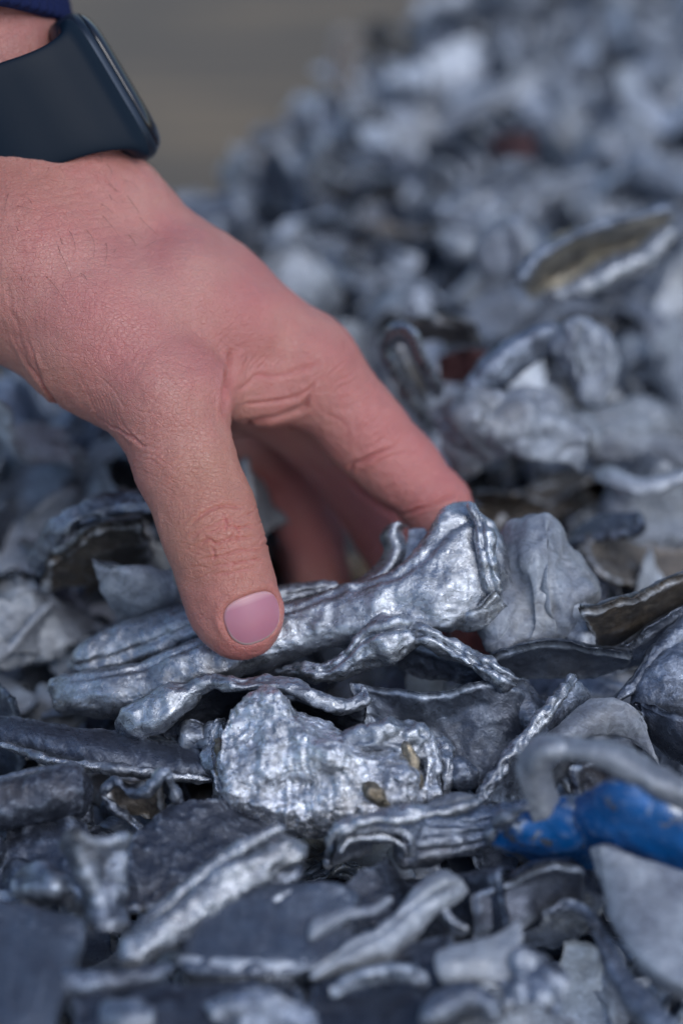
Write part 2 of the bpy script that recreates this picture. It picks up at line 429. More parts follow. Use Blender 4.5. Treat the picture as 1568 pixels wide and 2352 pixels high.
THUMB = [(385, 920, .1, 1.30), (425, 1060, -.25, 1.08), (472, 1180, -.4, 1.05), (497, 1255, -.45, 1.03), (520, 1340, -.45, 1.00), (541, 1400, -.4, .97), (556, 1421, -.35, .88)]
INDEX = [(700, 838, 2.6, 1.12), (832, 988, 3.0, .98), (925, 1083, 3.2, .92), (1003, 1160, 3.1, .82), (1066, 1310, 2.5, .77), (1102, 1450, 2.0, .68)]
MIDDLE = [(660, 930, 5.2, 1.0), (790, 1060, 6.0, .9), (890, 1220, 6.2, .85), (940, 1320, 5.8, .8), (975, 1420, 5.0, .7)]
RING = [(560, 1000, 7.0, .95), (665, 1110, 8.0, .85), (715, 1230, 8.0, .78), (737, 1330, 7.6, .73), (770, 1430, 7.0, .65)]
PINKY = [(410, 990, 8.4, .85), (600, 1100, 9.6, .72), (675, 1230, 9.6, .66), (712, 1340, 9.2, .6), (745, 1420, 8.8, .55)]

def build_hand():
    palm = field()
    for ps in ([(385, 920, .1, 1.28), (230, 762, .9, 1.72), (60, 600, 1.6, 2.15), (-40, 430, 2.4, 2.1)],
               [(700, 838, 2.6, 1.10), (460, 668, 2.5, 1.22), (215, 500, 2.3, 1.55), (60, 350, 2.4, 1.8)],
               [(660, 930, 5.2, .95), (560, 810, 4.8, 1.1), (180, 560, 3.8, 1.5), (30, 380, 3.6, 1.9)],
               [(560, 1000, 7.0, .92), (480, 880, 6.5, 1.0), (140, 620, 5.2, 1.4), (0, 400, 4.6, 1.8)],
               [(410, 990, 8.4, .85), (330, 880, 7.8, 1.0), (100, 660, 6.2, 1.3), (-60, 420, 4.8, 1.8)],
               [(40, 350, 2.5, 1.85), (-62, 95, 2.6, 1.88), (-150, -200, 2.8, 2.0)],
               [(0, 380, 4.2, 1.9), (-90, 95, 4.2, 1.88), (-180, -200, 4.2, 2.0)],
               [(-120, 420, 2.6, 1.9), (-230, 120, 2.8, 1.9), (-320, -200, 3.0, 2.1)],
               [(230, 762, .9, 1.3), (420, 700, 1.5, 1.2), (560, 760, 2.0, .95)],
               [(330, 860, 1.0, 1.0), (520, 780, 1.9, .9)],
               [(455, 905, .9, .55), (600, 905, 2.1, .52), (715, 875, 2.7, .7)],
               [(250, 700, 2.0, 1.4), (420, 800, 3.8, 1.0), (520, 880, 5.0, .9)]):
        chain(palm, ps, .85)
    fing = field()
    for ps in (INDEX, MIDDLE, RING, PINKY):
        f = chain(field(), ps, .22); fing = smin(fing, f, .06)
    th = chain(field(), THUMB, .3, 1.12)
    fing = np.minimum(fing, th)
    F = smin(palm, fing, .42)
    # cut where the arm leaves the grid
    V, Fc = surface_nets(F)
    tmp = mesh_from('person', V, Fc, None, origin=np.zeros(3))
    md = tmp.modifiers.new('s', 'SMOOTH'); md.factor = .5; md.iterations = 3
    md = tmp.modifiers.new('d', 'SUBSURF'); md.levels = 2
    dg = bpy.context.evaluated_depsgraph_get(); me = bpy.data.meshes.new_from_object(tmp.evaluated_get(dg))
    old = tmp.data; tmp.modifiers.clear(); tmp.data = me; bpy.data.meshes.remove(old)
    n = len(me.vertices); co = np.empty(n * 3, np.float32); me.vertices.foreach_get('co', co); V = co.reshape(-1, 3).astype(float) * 100
    no = np.empty(n * 3, np.float32); me.vertex_normals.foreach_get('vector', no); Nn = no.reshape(-1, 3).astype(float)
    if (Nn[V[:, 0] > V[:, 0].max() - .3][:, 0].mean() < 0):
        me.flip_normals(); Nn = -Nn
    z = V[:, 2] + FD; px = CX + V[:, 0] / z * FP; py = CY - V[:, 1] / z * FP
    facing = Nn[:, 2] < .25
    disp = np.zeros(n); red = np.zeros(n)
    disp += .035 * fbm(V, 1.6, 5, 2) + .016 * fbm(V, .5, 6, 2) - .012 * np.abs(vnoise(V * [1, 1, .5], .22, 8)) - .008 * np.abs(vnoise(V, .12, 9))
    def crease(poly, depth, w, dr=(-3, 12), r=.25, puff=.35):
        nonlocal disp, red
        P = crom(np.array(poly, float), max(24, 6 * len(poly)))
        sel = np.where(facing & (V[:, 2] > dr[0]) & (V[:, 2] < dr[1]) & (px > P[:, 0].min() - 60) & (px < P[:, 0].max() + 60) & (py > P[:, 1].min() - 60) & (py < P[:, 1].max() + 60))[0]
        if not len(sel): return
        q = np.stack([px[sel], py[sel]], 1) + 6 * np.stack([vnoise(V[sel], .35, 41), vnoise(V[sel], .35, 42)], 1)
        a, b = P[:-1], P[1:]; ab = b - a; L2 = (ab ** 2).sum(1) + 1e-9
        t = np.clip(((q[:, None, :] - a) * ab).sum(2) / L2, 0, 1)
        dd = np.linalg.norm(q[:, None, :] - a - t[..., None] * ab, axis=2); k = dd.argmin(1); d = dd.min(1); w = w * .72
        s = (k + t[np.arange(len(k)), k]) / len(a); taper = np.clip(np.minimum(s, 1 - s) * 5, 0, 1)
        g = np.exp(-(d / w) ** 2) * taper
        disp[sel] += -depth * g + depth * puff * np.exp(-((d - 2.6 * w) / (1.6 * w)) ** 2) * taper
        red[sel] += r * g
    # thumb knuckle
    kn = [[(432, 1212), (470, 1178), (520, 1160), (568, 1162)], [(470, 1232), (510, 1212), (560, 1208), (590, 1216)],
          [(440, 1262), (480, 1240), (500, 1246), (530, 1236), (588, 1232)], [(455, 1285), (510, 1276), (560, 1262), (600, 1262)],
          [(470, 1305), (520, 1300), (570, 1288), (606, 1280)], [(484, 1322), (530, 1318), (580, 1306)], [(440, 1238), (470, 1215), (500, 1206), (545, 1186)],
          [(512, 1185), (522, 1200), (518, 1222)], [(540, 1200), (552, 1222), (548, 1240)], [(486, 1250), (494, 1270), (490, 1290)]]
    for i, c in enumerate(kn): crease(c, .04 if i in (0, 2, 3) else .024, 5 if i in (0, 2) else 4, (-3, 1.5), .45)
    for i in range(9):
        y = 1330 + i * 5; crease([(470 + 4 * i, y), (520 + 3 * i, y - 3), (570 + 2 * i, y - 14)], .008, 2.5, (-3, 1.5), .05)
    rk = random.Random(9)
    for i in range(34):        # short irregular lines over the knuckle
        x, y = rk.uniform(430, 600), rk.uniform(1165, 1330); a = rk.gauss(-.15, .35); L = rk.uniform(18, 48)
        crease([(x - L * math.cos(a), y - L * math.sin(a) + 2), (x, y + rk.uniform(-3, 3)), (x + L * math.cos(a), y + L * math.sin(a))], rk.uniform(.008, .02), 3, (-3, 1.5), .12)
    for i in range(70):        # crossing lines on the back of the thumb root
        x, y = rk.uniform(200, 520), rk.uniform(760, 1150); a = rk.choice((-.9, .5)) + rk.gauss(0, .2); L = rk.uniform(25, 70)
        crease([(x - L * math.cos(a), y - L * math.sin(a)), (x + 3, y - 3), (x + L * math.cos(a), y + L * math.sin(a))], rk.uniform(.004, .010), 3, (-3, 2.5), .07)
    for i in range(40):        # faint lines across the index finger
        t_ = rk.random(); x, y = 760 + 270 * t_ + rk.uniform(-50, 50), 860 + 280 * t_ + rk.uniform(-50, 50); a = -.75 + rk.gauss(0, .15); L = rk.uniform(20, 60)
        crease([(x - L * math.cos(a), y - L * math.sin(a)), (x, y), (x + L * math.cos(a), y + L * math.sin(a))], rk.uniform(.004, .012), 3.5, (1, 5), .1)
    # thumb web and root
    crease([(532, 800), (528, 850), (522, 900), (520, 950)], .16, 9, (-3, 3), .4, .3)
    crease([(524, 900), (560, 880), (620, 862), (700, 846), (740, 830)], .028, 7, (-1, 5), .3, .4)
    crease([(545, 932), (590, 925), (650, 918), (700, 900), (735, 870)], .034, 6, (-1, 6), .3, .4)
    crease([(522, 985), (570, 975), (640, 958), (690, 935), (722, 890)], .10, 9, (0, 7), .3, .3)
    for i in range(9):
        crease([(540 + 16 * i, 872 - 4 * i), (552 + 17 * i, 846 - 3 * i), (575 + 20 * i, 815 - 2 * i)], .012, 3.5, (-1, 5), .12)
    # index creases
    crease([(795, 1090), (815, 1068), (850, 1050), (905, 1030)], .07, 6, (1, 6), .4, .4)
    crease([(800, 1100), (830, 1130), (880, 1165), (925, 1192)], .05, 7, (1, 6.5), .5, .2)
    crease([(915, 1190), (960, 1172), (1010, 1150), (1055, 1128)], .06, 5, (1, 6), .4, .4)
    crease([(925, 1170), (980, 1150), (1030, 1128)], .03, 4, (1, 6), .3)
    crease([(860, 1065), (910, 1045), (960, 1035)], .02, 4, (1, 6), .2)
    crease([(720, 900), (740, 940), (790, 980), (800, 1030)], .01, 6, (1, 7), .3)
    # wrist side of the thumb
    rng = random.Random(4)
    for i in range(16):
        x = -10 + i * 9; crease([(x, 560 + 26 * i), (x + 8 + i, 660 + 21 * i), (x + 34 + 2 * i, 760 + 18 * i), (x + 75 + 2 * i, 850 + 12 * i)], rng.uniform(.006, .022), rng.uniform(3, 6), (-3, 4), .08)
    for i in range(8):
        x = 205 + i * 13; crease([(x - 30, 850 + 9 * i), (x - 6, 905 + 10 * i), (x + 25, 960 + 8 * i), (x + 75, 985 + 8 * i)], .016, 4, (-3, 3), .1)
    for i in range(9):
        y = 430 + i * 22; crease([(-10, y + 60), (90, y + 28), (190, y + 10), (300, y + 4)], .007, 4, (-3, 5), .08)
    for i in range(14):
        y = 990 + 14 * i; crease([(300 + 5 * i, y + 20), (360 + 5 * i, y - 4), (430 + 4 * i, y - 12), (510 + 3 * i, y)], rng.uniform(.004, .010), 3.2, (-3, 2), .05)
    # tendon and knuckle modelling
    def bump(x, y, r, h, dr=(-3, 12)):
        nonlocal disp
        m = (V[:, 2] > dr[0]) & (V[:, 2] < dr[1]); disp += m * h * np.exp(-(((px - x) ** 2 + (py - y) ** 2) / r ** 2))
    bump(350, 890, 90, .12, (-3, 2)); bump(560, 700, 120, .08, (-3, 4)); bump(500, 1210, 70, .03, (-3, 2))
    bump(550, 640, 60, -.05, (-3, 5)); bump(450, 1330, 45, -.04, (-3, 2))
    # nail frame on the thumb
    a = Q(497, 1255, -.45); b = Q(560, 1450, -.35); ax = (b - a) / np.linalg.norm(b - a)
    c0 = Q(541, 1428, -.42)
    w0 = np.cross(ax, [0, 0, -1.0]); w0 /= np.linalg.norm(w0)
    if w0[0] < 0: w0 = -w0
    n0 = np.cross(w0, ax); n0 = n0 if n0[2] < 0 else -n0
    bc = math.radians(30)
    n1 = math.cos(bc) * n0 + math.sin(bc) * w0; w1 = math.cos(bc) * w0 - math.sin(bc) * n0
    rel = V - c0; s = rel @ ax; xw = rel @ w1; xn = rel @ n1
    beta = np.arctan2(xw, xn)
    HWN, HLN = .75, .53          # half width (rad) and half length (cm)
    near = (np.abs(s) < 1.6) & (np.abs(beta) < 1.6) & (px > 400) & (py > 1250) & (V[:, 2] < 2)
    e = (np.abs(beta / HWN) ** 2.7 + np.abs(s / HLN) ** 2.7) ** (1 / 2.7)
    rim = near * np.exp(-((e - 1.2) / .16) ** 2)
    disp += .032 * rim * np.clip(1.1 - s / HLN * .6, .25, 1.2)
    disp -= .05 * near * np.clip((1.06 - e) / .08, 0, 1)
    red += .2 * near * np.exp(-((e - 1.08) / .07) ** 2)
    V2 = V + Nn * disp[:, None]
    # redness of pads, knuckles, finger undersides
    def blush(x, y, r, v, dr=(-3, 12)):
        nonlocal red
        red += v * np.exp(-(((px - x) ** 2 + (py - y) ** 2) / r ** 2)) * ((V[:, 2] > dr[0]) & (V[:, 2] < dr[1]))
    blush(1010, 1120, 110, .55); blush(1100, 1470, 70, .6); blush(730, 800, 100, .2); blush(560, 1490, 60, .45, (-3, 2)); blush(120, 420, 160, .2)
    blush(850, 1000, 120, .3); blush(900, 1200, 120, .4, (4, 12)); blush(700, 1200, 160, .35, (5, 12)); blush(500, 1240, 90, .1, (-3, 2)); blush(650, 930, 90, .2)
    W = q2w(V2)
    org = q2w(Q(120, 620, 3)[None])[0]
    me.vertices.foreach_set('co', ((W - org) * .01).astype(np.float32).ravel())
    tanv = np.zeros(n)
    for (x, y, r, v) in ((500, 1230, 130, .9), (460, 1060, 110, .5), (540, 1370, 90, .7), (60, 380, 150, .5), (40, 900, 160, .3)):
        tanv += v * np.exp(-(((px - x) ** 2 + (py - y) ** 2) / r ** 2)) * (V[:, 2] < 2.5)
    at = me.attributes.new('tan', 'FLOAT', 'POINT'); at.data.foreach_set('value', np.clip(tanv, 0, 1).astype(np.float32))
    at = me.attributes.new('flush', 'FLOAT', 'POINT'); at.data.foreach_set('value', np.clip(red, 0, 1.2).astype(np.float32))
    me.update(); tmp.location = Vector(org * .01); me.shade_smooth()
    # nail plate
    from mathutils.bvhtree import BVHTree
    bv = BVHTree.FromPolygons([tuple(v) for v in V2[:]], [tuple(p.vertices) for p in me.polygons]) if False else None
    nu, nv = 44, 56
    rr = np.linspace(0, 1, nu)[:, None]; th_ = np.linspace(0, 2 * np.pi, nv, endpoint=False)[None]
    cs_, sn_ = np.cos(th_), np.sin(th_); k = 1 / (np.abs(cs_) ** 2.7 + np.abs(sn_) ** 2.7) ** (1 / 2.7)
    bb = rr * cs_ * k * HWN; sl = rr * sn_ * k * HLN
    # look the skin's radius up from the vertices near the nail
    idx = np.where(near & (e < 1.6))[0]
    R = np.linalg.norm(np.stack([(rel @ w1)[idx], (rel @ n1)[idx]], 1), axis=1)
    A = np.stack([np.ones(len(idx)), beta[idx], s[idx], beta[idx] ** 2, s[idx] ** 2, beta[idx] * s[idx], beta[idx] ** 3, s[idx] ** 3, beta[idx] ** 4], 1)
    cf = np.linalg.lstsq(A, R, rcond=None)[0]
    Rf = cf[0] + cf[1] * bb + cf[2] * sl + cf[3] * bb ** 2 + cf[4] * sl ** 2 + cf[5] * bb * sl + cf[6] * bb ** 3 + cf[7] * sl ** 3 + cf[8] * bb ** 4
    Rf = Rf + .012 + .012 * (1 - rr ** 2) - .03 * np.clip((rr - .93) / .07, 0, 1) + .02 * np.clip(sl / HLN, 0, 1) ** 2
    Pn = c0 + (np.sin(bb) * Rf)[..., None] * w1 + (np.cos(bb) * Rf)[..., None] * n1 + sl[..., None] * ax
    Pn2 = c0 + (np.sin(bb) * (Rf - .07))[..., None] * w1 + (np.cos(bb) * (Rf - .07))[..., None] * n1 + sl[..., None] * ax
    G = q2w(Pn.reshape(-1, 3)); G2 = q2w(Pn2.reshape(-1, 3)); o = nu * nv
    f = [grid_faces(nu, nv, closed_v=True), grid_faces(nu, nv, o, closed_v=True, flip=True)]
    j = np.arange(nv); b0 = (nu - 1) * nv; f.append(np.stack([b0 + j, b0 + j + o, b0 + (j + 1) % nv + o, b0 + (j + 1) % nv], 1))
    nail = mesh_from('thumbnail', np.concatenate([G, G2]), np.concatenate(f), nail_mat(), parent=tmp)
    at = nail.data.attributes.new('along', 'FLOAT', 'POINT'); vv = np.concatenate([(sl / HLN).ravel()] * 2); ev = np.concatenate([(rr + 0 * bb).ravel()] * 2)
    at.data.foreach_set('value', vv.astype(np.float32))
    at = nail.data.attributes.new('rim', 'FLOAT', 'POINT'); at.data.foreach_set('value', ev.astype(np.float32))
    tmp.data.materials.append(skin_mat())
    tag(tmp, "bare right hand reaching down from upper left, pinching a folded piece of metal scrap", 'person')
    # fine arm hair rooted on the skin
    rng = np.random.default_rng(3)
    cand = np.where((px > 5) & (px < 400) & (py > 300) & (py < 640) & (Nn[:, 2] < .2) & (V[:, 2] < 4) & (py > 300 + (400 - px) * .1))[0]
    HV, HF = [], []
    pick = rng.choice(cand, 55, replace=False)
    sil = np.where((px > 20) & (px < 420) & (py > 30) & (py < 520) & (np.abs(Nn[:, 2]) < .25) & (Nn[:, 0] > .5))[0]
    pick = np.concatenate([pick, rng.choice(sil, 40, replace=False)])
    for v in pick:
        p = V2[v]; nn = Nn[v]; dr = np.array([.35, -1, 0]) + rng.normal(0, .5, 3) + nn * rng.uniform(.05, .35); dr /= np.linalg.norm(dr)
        L = rng.uniform(.3, .9); bend = rng.normal(0, .35, 3); K = 7; r0 = .005
        ps = [p + dr * L * t + bend * L * t * t * .6 + nn * .08 * math.sin(t * 3) for t in np.linspace(0, 1, K)]
        o = len(HV)
        for i, c in enumerate(ps):
            for q in range(3):
                a_ = q * 2.094; HV.append(c + r0 * (1 - .7 * i / K) * (np.array([1, 0, 0]) * math.cos(a_) + np.array([0, .7, .7]) * math.sin(a_)))
        for i in range(K - 1):
            for q in range(3): HF.append([o + i * 3 + q, o + i * 3 + (q + 1) % 3, o + (i + 1) * 3 + (q + 1) % 3, o + (i + 1) * 3 + q])
    hm, t, b_ = nt('arm_hair'); b_.inputs['Base Color'].default_value = (.06, .035, .022, 1); b_.inputs['Roughness'].default_value = .5
    mesh_from('arm_hair', q2w(np.array(HV)), HF, hm, parent=tmp)
    return tmp

def skin_mat():
    m, t, b = nt('skin'); lk = t.links.new
    tc = N(t, 'ShaderNodeTexCoord'); co = tc.outputs['Object']
    at = N(t, 'ShaderNodeAttribute', attribute_name='flush')
    n1 = N(t, 'ShaderNodeTexNoise', Scale=60.0, Detail=5.0, Roughness=.6); lk(co, n1.inputs[0])
    n2 = N(t, 'ShaderNodeTexNoise', Scale=350.0, Detail=4.0, Roughness=.6); lk(co, n2.inputs[0])
    base = mixc(t, ramp(t, n1.outputs[0], [(.35, 0.), (.68, 1.)]).outputs[0], (.50, .245, .205), (.41, .165, .15))
    base = mixc(t, ramp(t, n2.outputs[0], [(.4, 0.), (.7, .35)]).outputs[0], base, (.52, .19, .17))
    tn = N(t, 'ShaderNodeAttribute', attribute_name='tan'); base = mixc(t, tn.outputs['Fac'], base, (.40, .185, .125))
    fl = N(t, 'ShaderNodeMath', operation='MULTIPLY'); fl.use_clamp = True; lk(at.outputs['Fac'], fl.inputs[0]); fl.inputs[1].default_value = .8
    base = mixc(t, fl.outputs[0], base, (.52, .13, .125))
    nb = N(t, 'ShaderNodeTexNoise', Scale=28.0, Detail=3.0); lk(co, nb.inputs[0])
    base = mixc(t, ramp(t, nb.outputs[0], [(.42, 0.), (.66, .5)]).outputs[0], base, (.52, .18, .175))
    nv = N(t, 'ShaderNodeTexNoise', Scale=40.0, Detail=2.0); lk(co, nv.inputs[0])
    base = mixc(t, ramp(t, nv.outputs[0], [(.55, 0.), (.7, .3)]).outputs[0], base, (.56, .33, .27))
    # skin cells: warped stretched voronoi
    w = N(t, 'ShaderNodeTexNoise', Scale=90.0, Detail=2.0); lk(co, w.inputs[0])
    wc = mixc(t, .0022, co, w.outputs['Color'], 'ADD')
    mp = N(t, 'ShaderNodeMapping'); mp.inputs['Rotation'].default_value = (.3, .2, .9); mp.inputs['Scale'].default_value = (1, 1.5, 1.1); lk(wc, mp.inputs[0])
    v1 = N(t, 'ShaderNodeTexVoronoi', Scale=1350.0); v1.feature = 'DISTANCE_TO_EDGE'; lk(mp.outputs[0], v1.inputs['Vector'])
    v2 = N(t, 'ShaderNodeTexVoronoi', Scale=760.0); v2.feature = 'DISTANCE_TO_EDGE'; lk(mp.outputs[0], v2.inputs['Vector'])
    e1 = ramp(t, v1.outputs['Distance'], [(0., 0.), (.16, 1.)]); e2 = ramp(t, v2.outputs['Distance'], [(0., 0.), (.10, 1.)])
    base = mixc(t, ramp(t, v2.outputs['Distance'], [(0., .13), (.09, 0.)]).outputs[0], base, (.46, .14, .12))
    lk(base, b.inputs['Base Color'])
    b1 = N(t, 'ShaderNodeBump', Strength=.6, Distance=.00012); lk(e2.outputs[0], b1.inputs['Height'])
    b2 = N(t, 'ShaderNodeBump', Strength=.6, Distance=.00008); lk(e1.outputs[0], b2.inputs['Height']); lk(b1.outputs[0], b2.inputs['Normal'])
    b3 = N(t, 'ShaderNodeBump', Strength=.4, Distance=.0003); lk(n2.outputs[0], b3.inputs['Height']); lk(b2.outputs[0], b3.inputs['Normal'])
    lk(b3.outputs[0], b.inputs['Normal'])
    b.inputs['Roughness'].default_value = .40
    b.inputs['Specular IOR Level'].default_value = .55
    b.inputs['Subsurface Weight'].default_value = .4
    b.inputs['Subsurface Radius'].default_value = (1.0, .35, .2); b.inputs['Subsurface Scale'].default_value = .0035
    return m

def nail_mat():
    m, t, b = nt('fingernail'); lk = t.links.new
    a = N(t, 'ShaderNodeAttribute', attribute_name='along'); r = N(t, 'ShaderNodeAttribute', attribute_name='rim')
    tc = N(t, 'ShaderNodeTexCoord')
    n = N(t, 'ShaderNodeTexNoise', Scale=120.0, Detail=3.0); lk(tc.outputs['Object'], n.inputs[0])
    c = mixc(t, n.outputs[0], (.47, .20, .25), (.40, .155, .22))
    # pale free edge at the tip
    mul = N(t, 'ShaderNodeMath', operation='MULTIPLY'); lk(ramp(t, a.outputs['Fac'], [(.0, .35), (.45, 1.)]).outputs[0], mul.inputs[0]); lk(ramp(t, r.outputs['Fac'], [(.89, 0.), (.94, .8)]).outputs[0], mul.inputs[1])
    c = mixc(t, mul.outputs[0], c, (.60, .44, .41))
    c = mixc(t, ramp(t, a.outputs['Fac'], [(-.0, .0), (1., 0.)]).outputs[0], c, c)
    ng = N(t, 'ShaderNodeMath', operation='MULTIPLY'); lk(a.outputs['Fac'], ng.inputs[0]); ng.inputs[1].default_value = -1
    c = mixc(t, ramp(t, ng.outputs[0], [(.62, .0), (.8, .45)]).outputs[0], c, (.66, .42, .42))
    lk(c, b.inputs['Base Color']); b.inputs['Roughness'].default_value = .3
    b.inputs['Subsurface Weight'].default_value = .2; b.inputs['Subsurface Scale'].default_value = .001
    wv = N(t, 'ShaderNodeBump', Strength=.2, Distance=.0002); lk(n.outputs[0], wv.inputs['Height']); lk(wv.outputs[0], b.inputs['Normal'])
    return m

person = build_hand()

# ---------------------------------------------------------------- watch and cuff
def simple(name, col, rough, metallic=0.0, bump=0, bs=800, spec=.5, coat=0):
    m, t, b = nt(name); lk = t.links.new
    tc = N(t, 'ShaderNodeTexCoord'); n = N(t, 'ShaderNodeTexNoise', Scale=float(bs), Detail=4.0); lk(tc.outputs['Object'], n.inputs[0])
    n2 = N(t, 'ShaderNodeTexNoise', Scale=60.0, Detail=4.0); lk(tc.outputs['Object'], n2.inputs[0])
    c = mixc(t, n2.outputs[0], tuple(x * .8 for x in col), tuple(x * 1.25 for x in col)); lk(c, b.inputs['Base Color'])
    b.inputs['Roughness'].default_value = rough; b.inputs['Metallic'].default_value = metallic
    b.inputs['Specular IOR Level'].default_value = spec; b.inputs['Coat Weight'].default_value = coat
    if bump:
        bp = N(t, 'ShaderNodeBump', Strength=bump, Distance=.0002); lk(n.outputs[0], bp.inputs['Height']); lk(bp.outputs[0], b.inputs['Normal'])
    return m

def build_watch():
    a = np.array([.5, -.84, .2]); a /= np.linalg.norm(a)
    w = np.array([-.15, .15, .977]); w -= a * (w @ a); w /= np.linalg.norm(w)
    n = np.cross(a, w); n = n if n[0] > 0 else -n
    c = Q(243, 205, .85) + w * 2.05
    T = lambda A, W, Nv: q2w((c + A[..., None] * a + W[..., None] * w + Nv[..., None] * n).reshape(-1, 3))
    root = empty('smartwatch', q2w(c[None])[0]); tag(root, 'dark blue smartwatch worn on the wrist, seen edge-on beside the cuff', 'watch')
    m = 96; th = np.linspace(0, 2 * np.pi, m, endpoint=False)
    def ring(ha, hw, r):
        # rounded rectangle
        ca, sa = np.cos(th), np.sin(th); k = 1 / (np.abs(ca) ** 4.2 + np.abs(sa) ** 4.2) ** (1 / 4.2)
        return (ha - r) * ca * k, (hw - r) * sa * k
    def shell(name, prof, mat, cap0=True):
        A, W, H = [], [], []
        for (h, ins) in prof:
            x, y = ring(1.86, 2.1, ins); A.append(x); W.append(y); H.append(np.full(m, h))
        A, W, H = map(np.array, (A, W, H)); V = T(A, W, H); F = grid_faces(len(prof), m, closed_v=True)
        o = mesh_from(name, V, F, mat, parent=root)
        import bmesh
        bm = bmesh.new(); bm.from_mesh(o.data); bm.verts.ensure_lookup_table(); L = len(prof)
        for base in (0, (L - 1) * m):
            f = bm.faces.new([bm.verts[base + i] for i in range(m)]); f.smooth = True
        bmesh.ops.recalc_face_normals(bm, faces=bm.faces); bm.to_mesh(o.data); bm.free(); return o
    al = simple('blue_anodised_case', (.022, .034, .055), .42, .6)
    gl = simple('watch_glass', (.004, .006, .012), .08, 0, coat=.5)
    shell('case', [(-.48, .55), (-.46, .30), (-.38, .12), (-.25, .03), (-.1, 0), (.22, 0), (.32, .03), (.38, .08)], al)
    shell('screen', [(.385, .10), (.41, .09), (.47, .13), (.55, .22), (.60, .36), (.62, .5), (.625, .9)], gl)
    shell('sensor_back', [(-.62, 1.2), (-.60, .95), (-.55, .75), (-.485, .6)], gl)
    # band
    path = crom(np.array([(-.02, -1.98), (-.22, -2.28), (-.75, -2.52), (-1.6, -2.62), (-2.9, -2.55), (-4.3, -1.9), (-4.9, 0), (-4.3, 2.0), (-2.9, 2.6), (-1.5, 2.6), (-.5, 2.35), (-.02, 1.98)]), 110)
    d = np.concatenate([[0], np.cumsum(np.linalg.norm(np.diff(path, axis=0), axis=1))]); dd = np.minimum(d, d[-1] - d)
    half = 1.27 + .25 * np.exp(-(dd / .75) ** 2) + .22 * np.exp(-(dd / .28) ** 2)
    tg = np.gradient(path, axis=0); nn = np.stack([tg[:, 1], -tg[:, 0]], 1); nn /= np.linalg.norm(nn, axis=1)[:, None]
    cen = np.array([-2.4, 0]); sg = np.sign(((path - cen) * nn).sum(1)); nn *= sg[:, None]
    ms = 40; ph = np.linspace(0, 2 * np.pi, ms, endpoint=False)
    cs, sn = np.cos(ph), np.sin(ph); ca = np.sign(cs) * np.abs(cs) ** (2 / 5); sa = np.sign(sn) * np.abs(sn) ** (2 / 3.)
    hl = .11 + .18 * np.exp(-(dd / .4) ** 2)
    off = path[:, 0] * .22
    A = ca[None] * half[:, None] + off[:, None]; P = path[:, None, :] + nn[:, None, :] * (sa[None] * hl[:, None])[..., None]
    V = T(A, P[..., 1], P[..., 0]); F = grid_faces(110, ms, closed_v=True)
    rb, t, b = nt('silicone_band'); lk = t.links.new
    tc = N(t, 'ShaderNodeTexCoord'); v = N(t, 'ShaderNodeTexVoronoi', Scale=230.0); lk(tc.outputs['Object'], v.inputs['Vector'])
    sp = ramp(t, v.outputs['Distance'], [(.02, 1.), (.05, 0.)])
    se = N(t, 'ShaderNodeSeparateColor'); lk(v.outputs['Color'], se.inputs[0]); g = ramp(t, se.outputs[0], [(.90, 0.), (.93, 1.)])
    mu = N(t, 'ShaderNodeMath', operation='MULTIPLY'); lk(sp.outputs[0], mu.inputs[0]); lk(g.outputs[0], mu.inputs[1])
    lk(mixc(t, mu.outputs[0], (.003, .0095, .02), (.4, .42, .45)), b.inputs['Base Color']); b.inputs['Roughness'].default_value = .5; b.inputs['Specular IOR Level'].default_value = .16
    nz = N(t, 'ShaderNodeTexNoise', Scale=1500.0, Detail=3.0); lk(tc.outputs['Object'], nz.inputs[0]); bp = N(t, 'ShaderNodeBump', Strength=.12, Distance=.0001); lk(nz.outputs[0], bp.inputs['Height']); lk(bp.outputs[0], b.inputs['Normal'])
    o = mesh_from('strap', V, F, rb, parent=root)
    import bmesh
    bm = bmesh.new(); bm.from_mesh(o.data); bmesh.ops.recalc_face_normals(bm, faces=bm.faces); bm.to_mesh(o.data); bm.free()

def build_cuff():
    m = 420; n = 60; th = np.linspace(0, 2 * np.pi, m, endpoint=False)[None]; t = np.linspace(0, 1, n)[:, None]
    py = 46 - t * 330; z = 3.0
    cx = -85 - t * 60
    rib = .05 * np.cos(th * 60 + 0 * t) + .025 * np.cos(t * 2 * np.pi * 20 + 3 * np.cos(th * 60))
    roll = np.sqrt(np.clip(1 - (1 - np.clip(t / .05, 0, 1)) ** 2, 0, 1))
    rx = 2.28 + .24 * roll + rib * roll; rz = 3.55 + .24 * roll + rib * roll
    k = (FD + z) / FP
    X = (cx - CX) * k + rx * np.cos(th); Z = z + rz * np.sin(th)
    Y = (CY - py) * k + .25 * np.sin(th) - .16 * np.cos(th) + 0 * th
    V = q2w(np.stack([X + 0 * Y, Y + 0 * X, Z + 0 * X], -1).reshape(-1, 3))
    mt = simple('navy_knit', (.008, .014, .06), .9, 0, .8, 2500, spec=.2); 
    o = mesh_from('cuff', V, grid_faces(n, m, closed_v=True), mt, parent=person)
    o['label'] = 'ribbed navy knit sleeve cuff'
build_watch(); build_cuff()

# ---------------------------------------------------------------- the gripped piece and the pieces round it
SEEDN = [100]
def sd_():
    SEEDN[0] += 7; return SEEDN[0]
G_NEAR = 'metal scrap pieces lying near the fingers'

def thing(name, label, cat, builders, at):
    r = empty(name, at); tag(r, label, cat)
    for f in builders: f(r)
    return r
def solo(o, label, cat='metal scrap', group=G_NEAR):
    tag(o, label, cat, group); return o

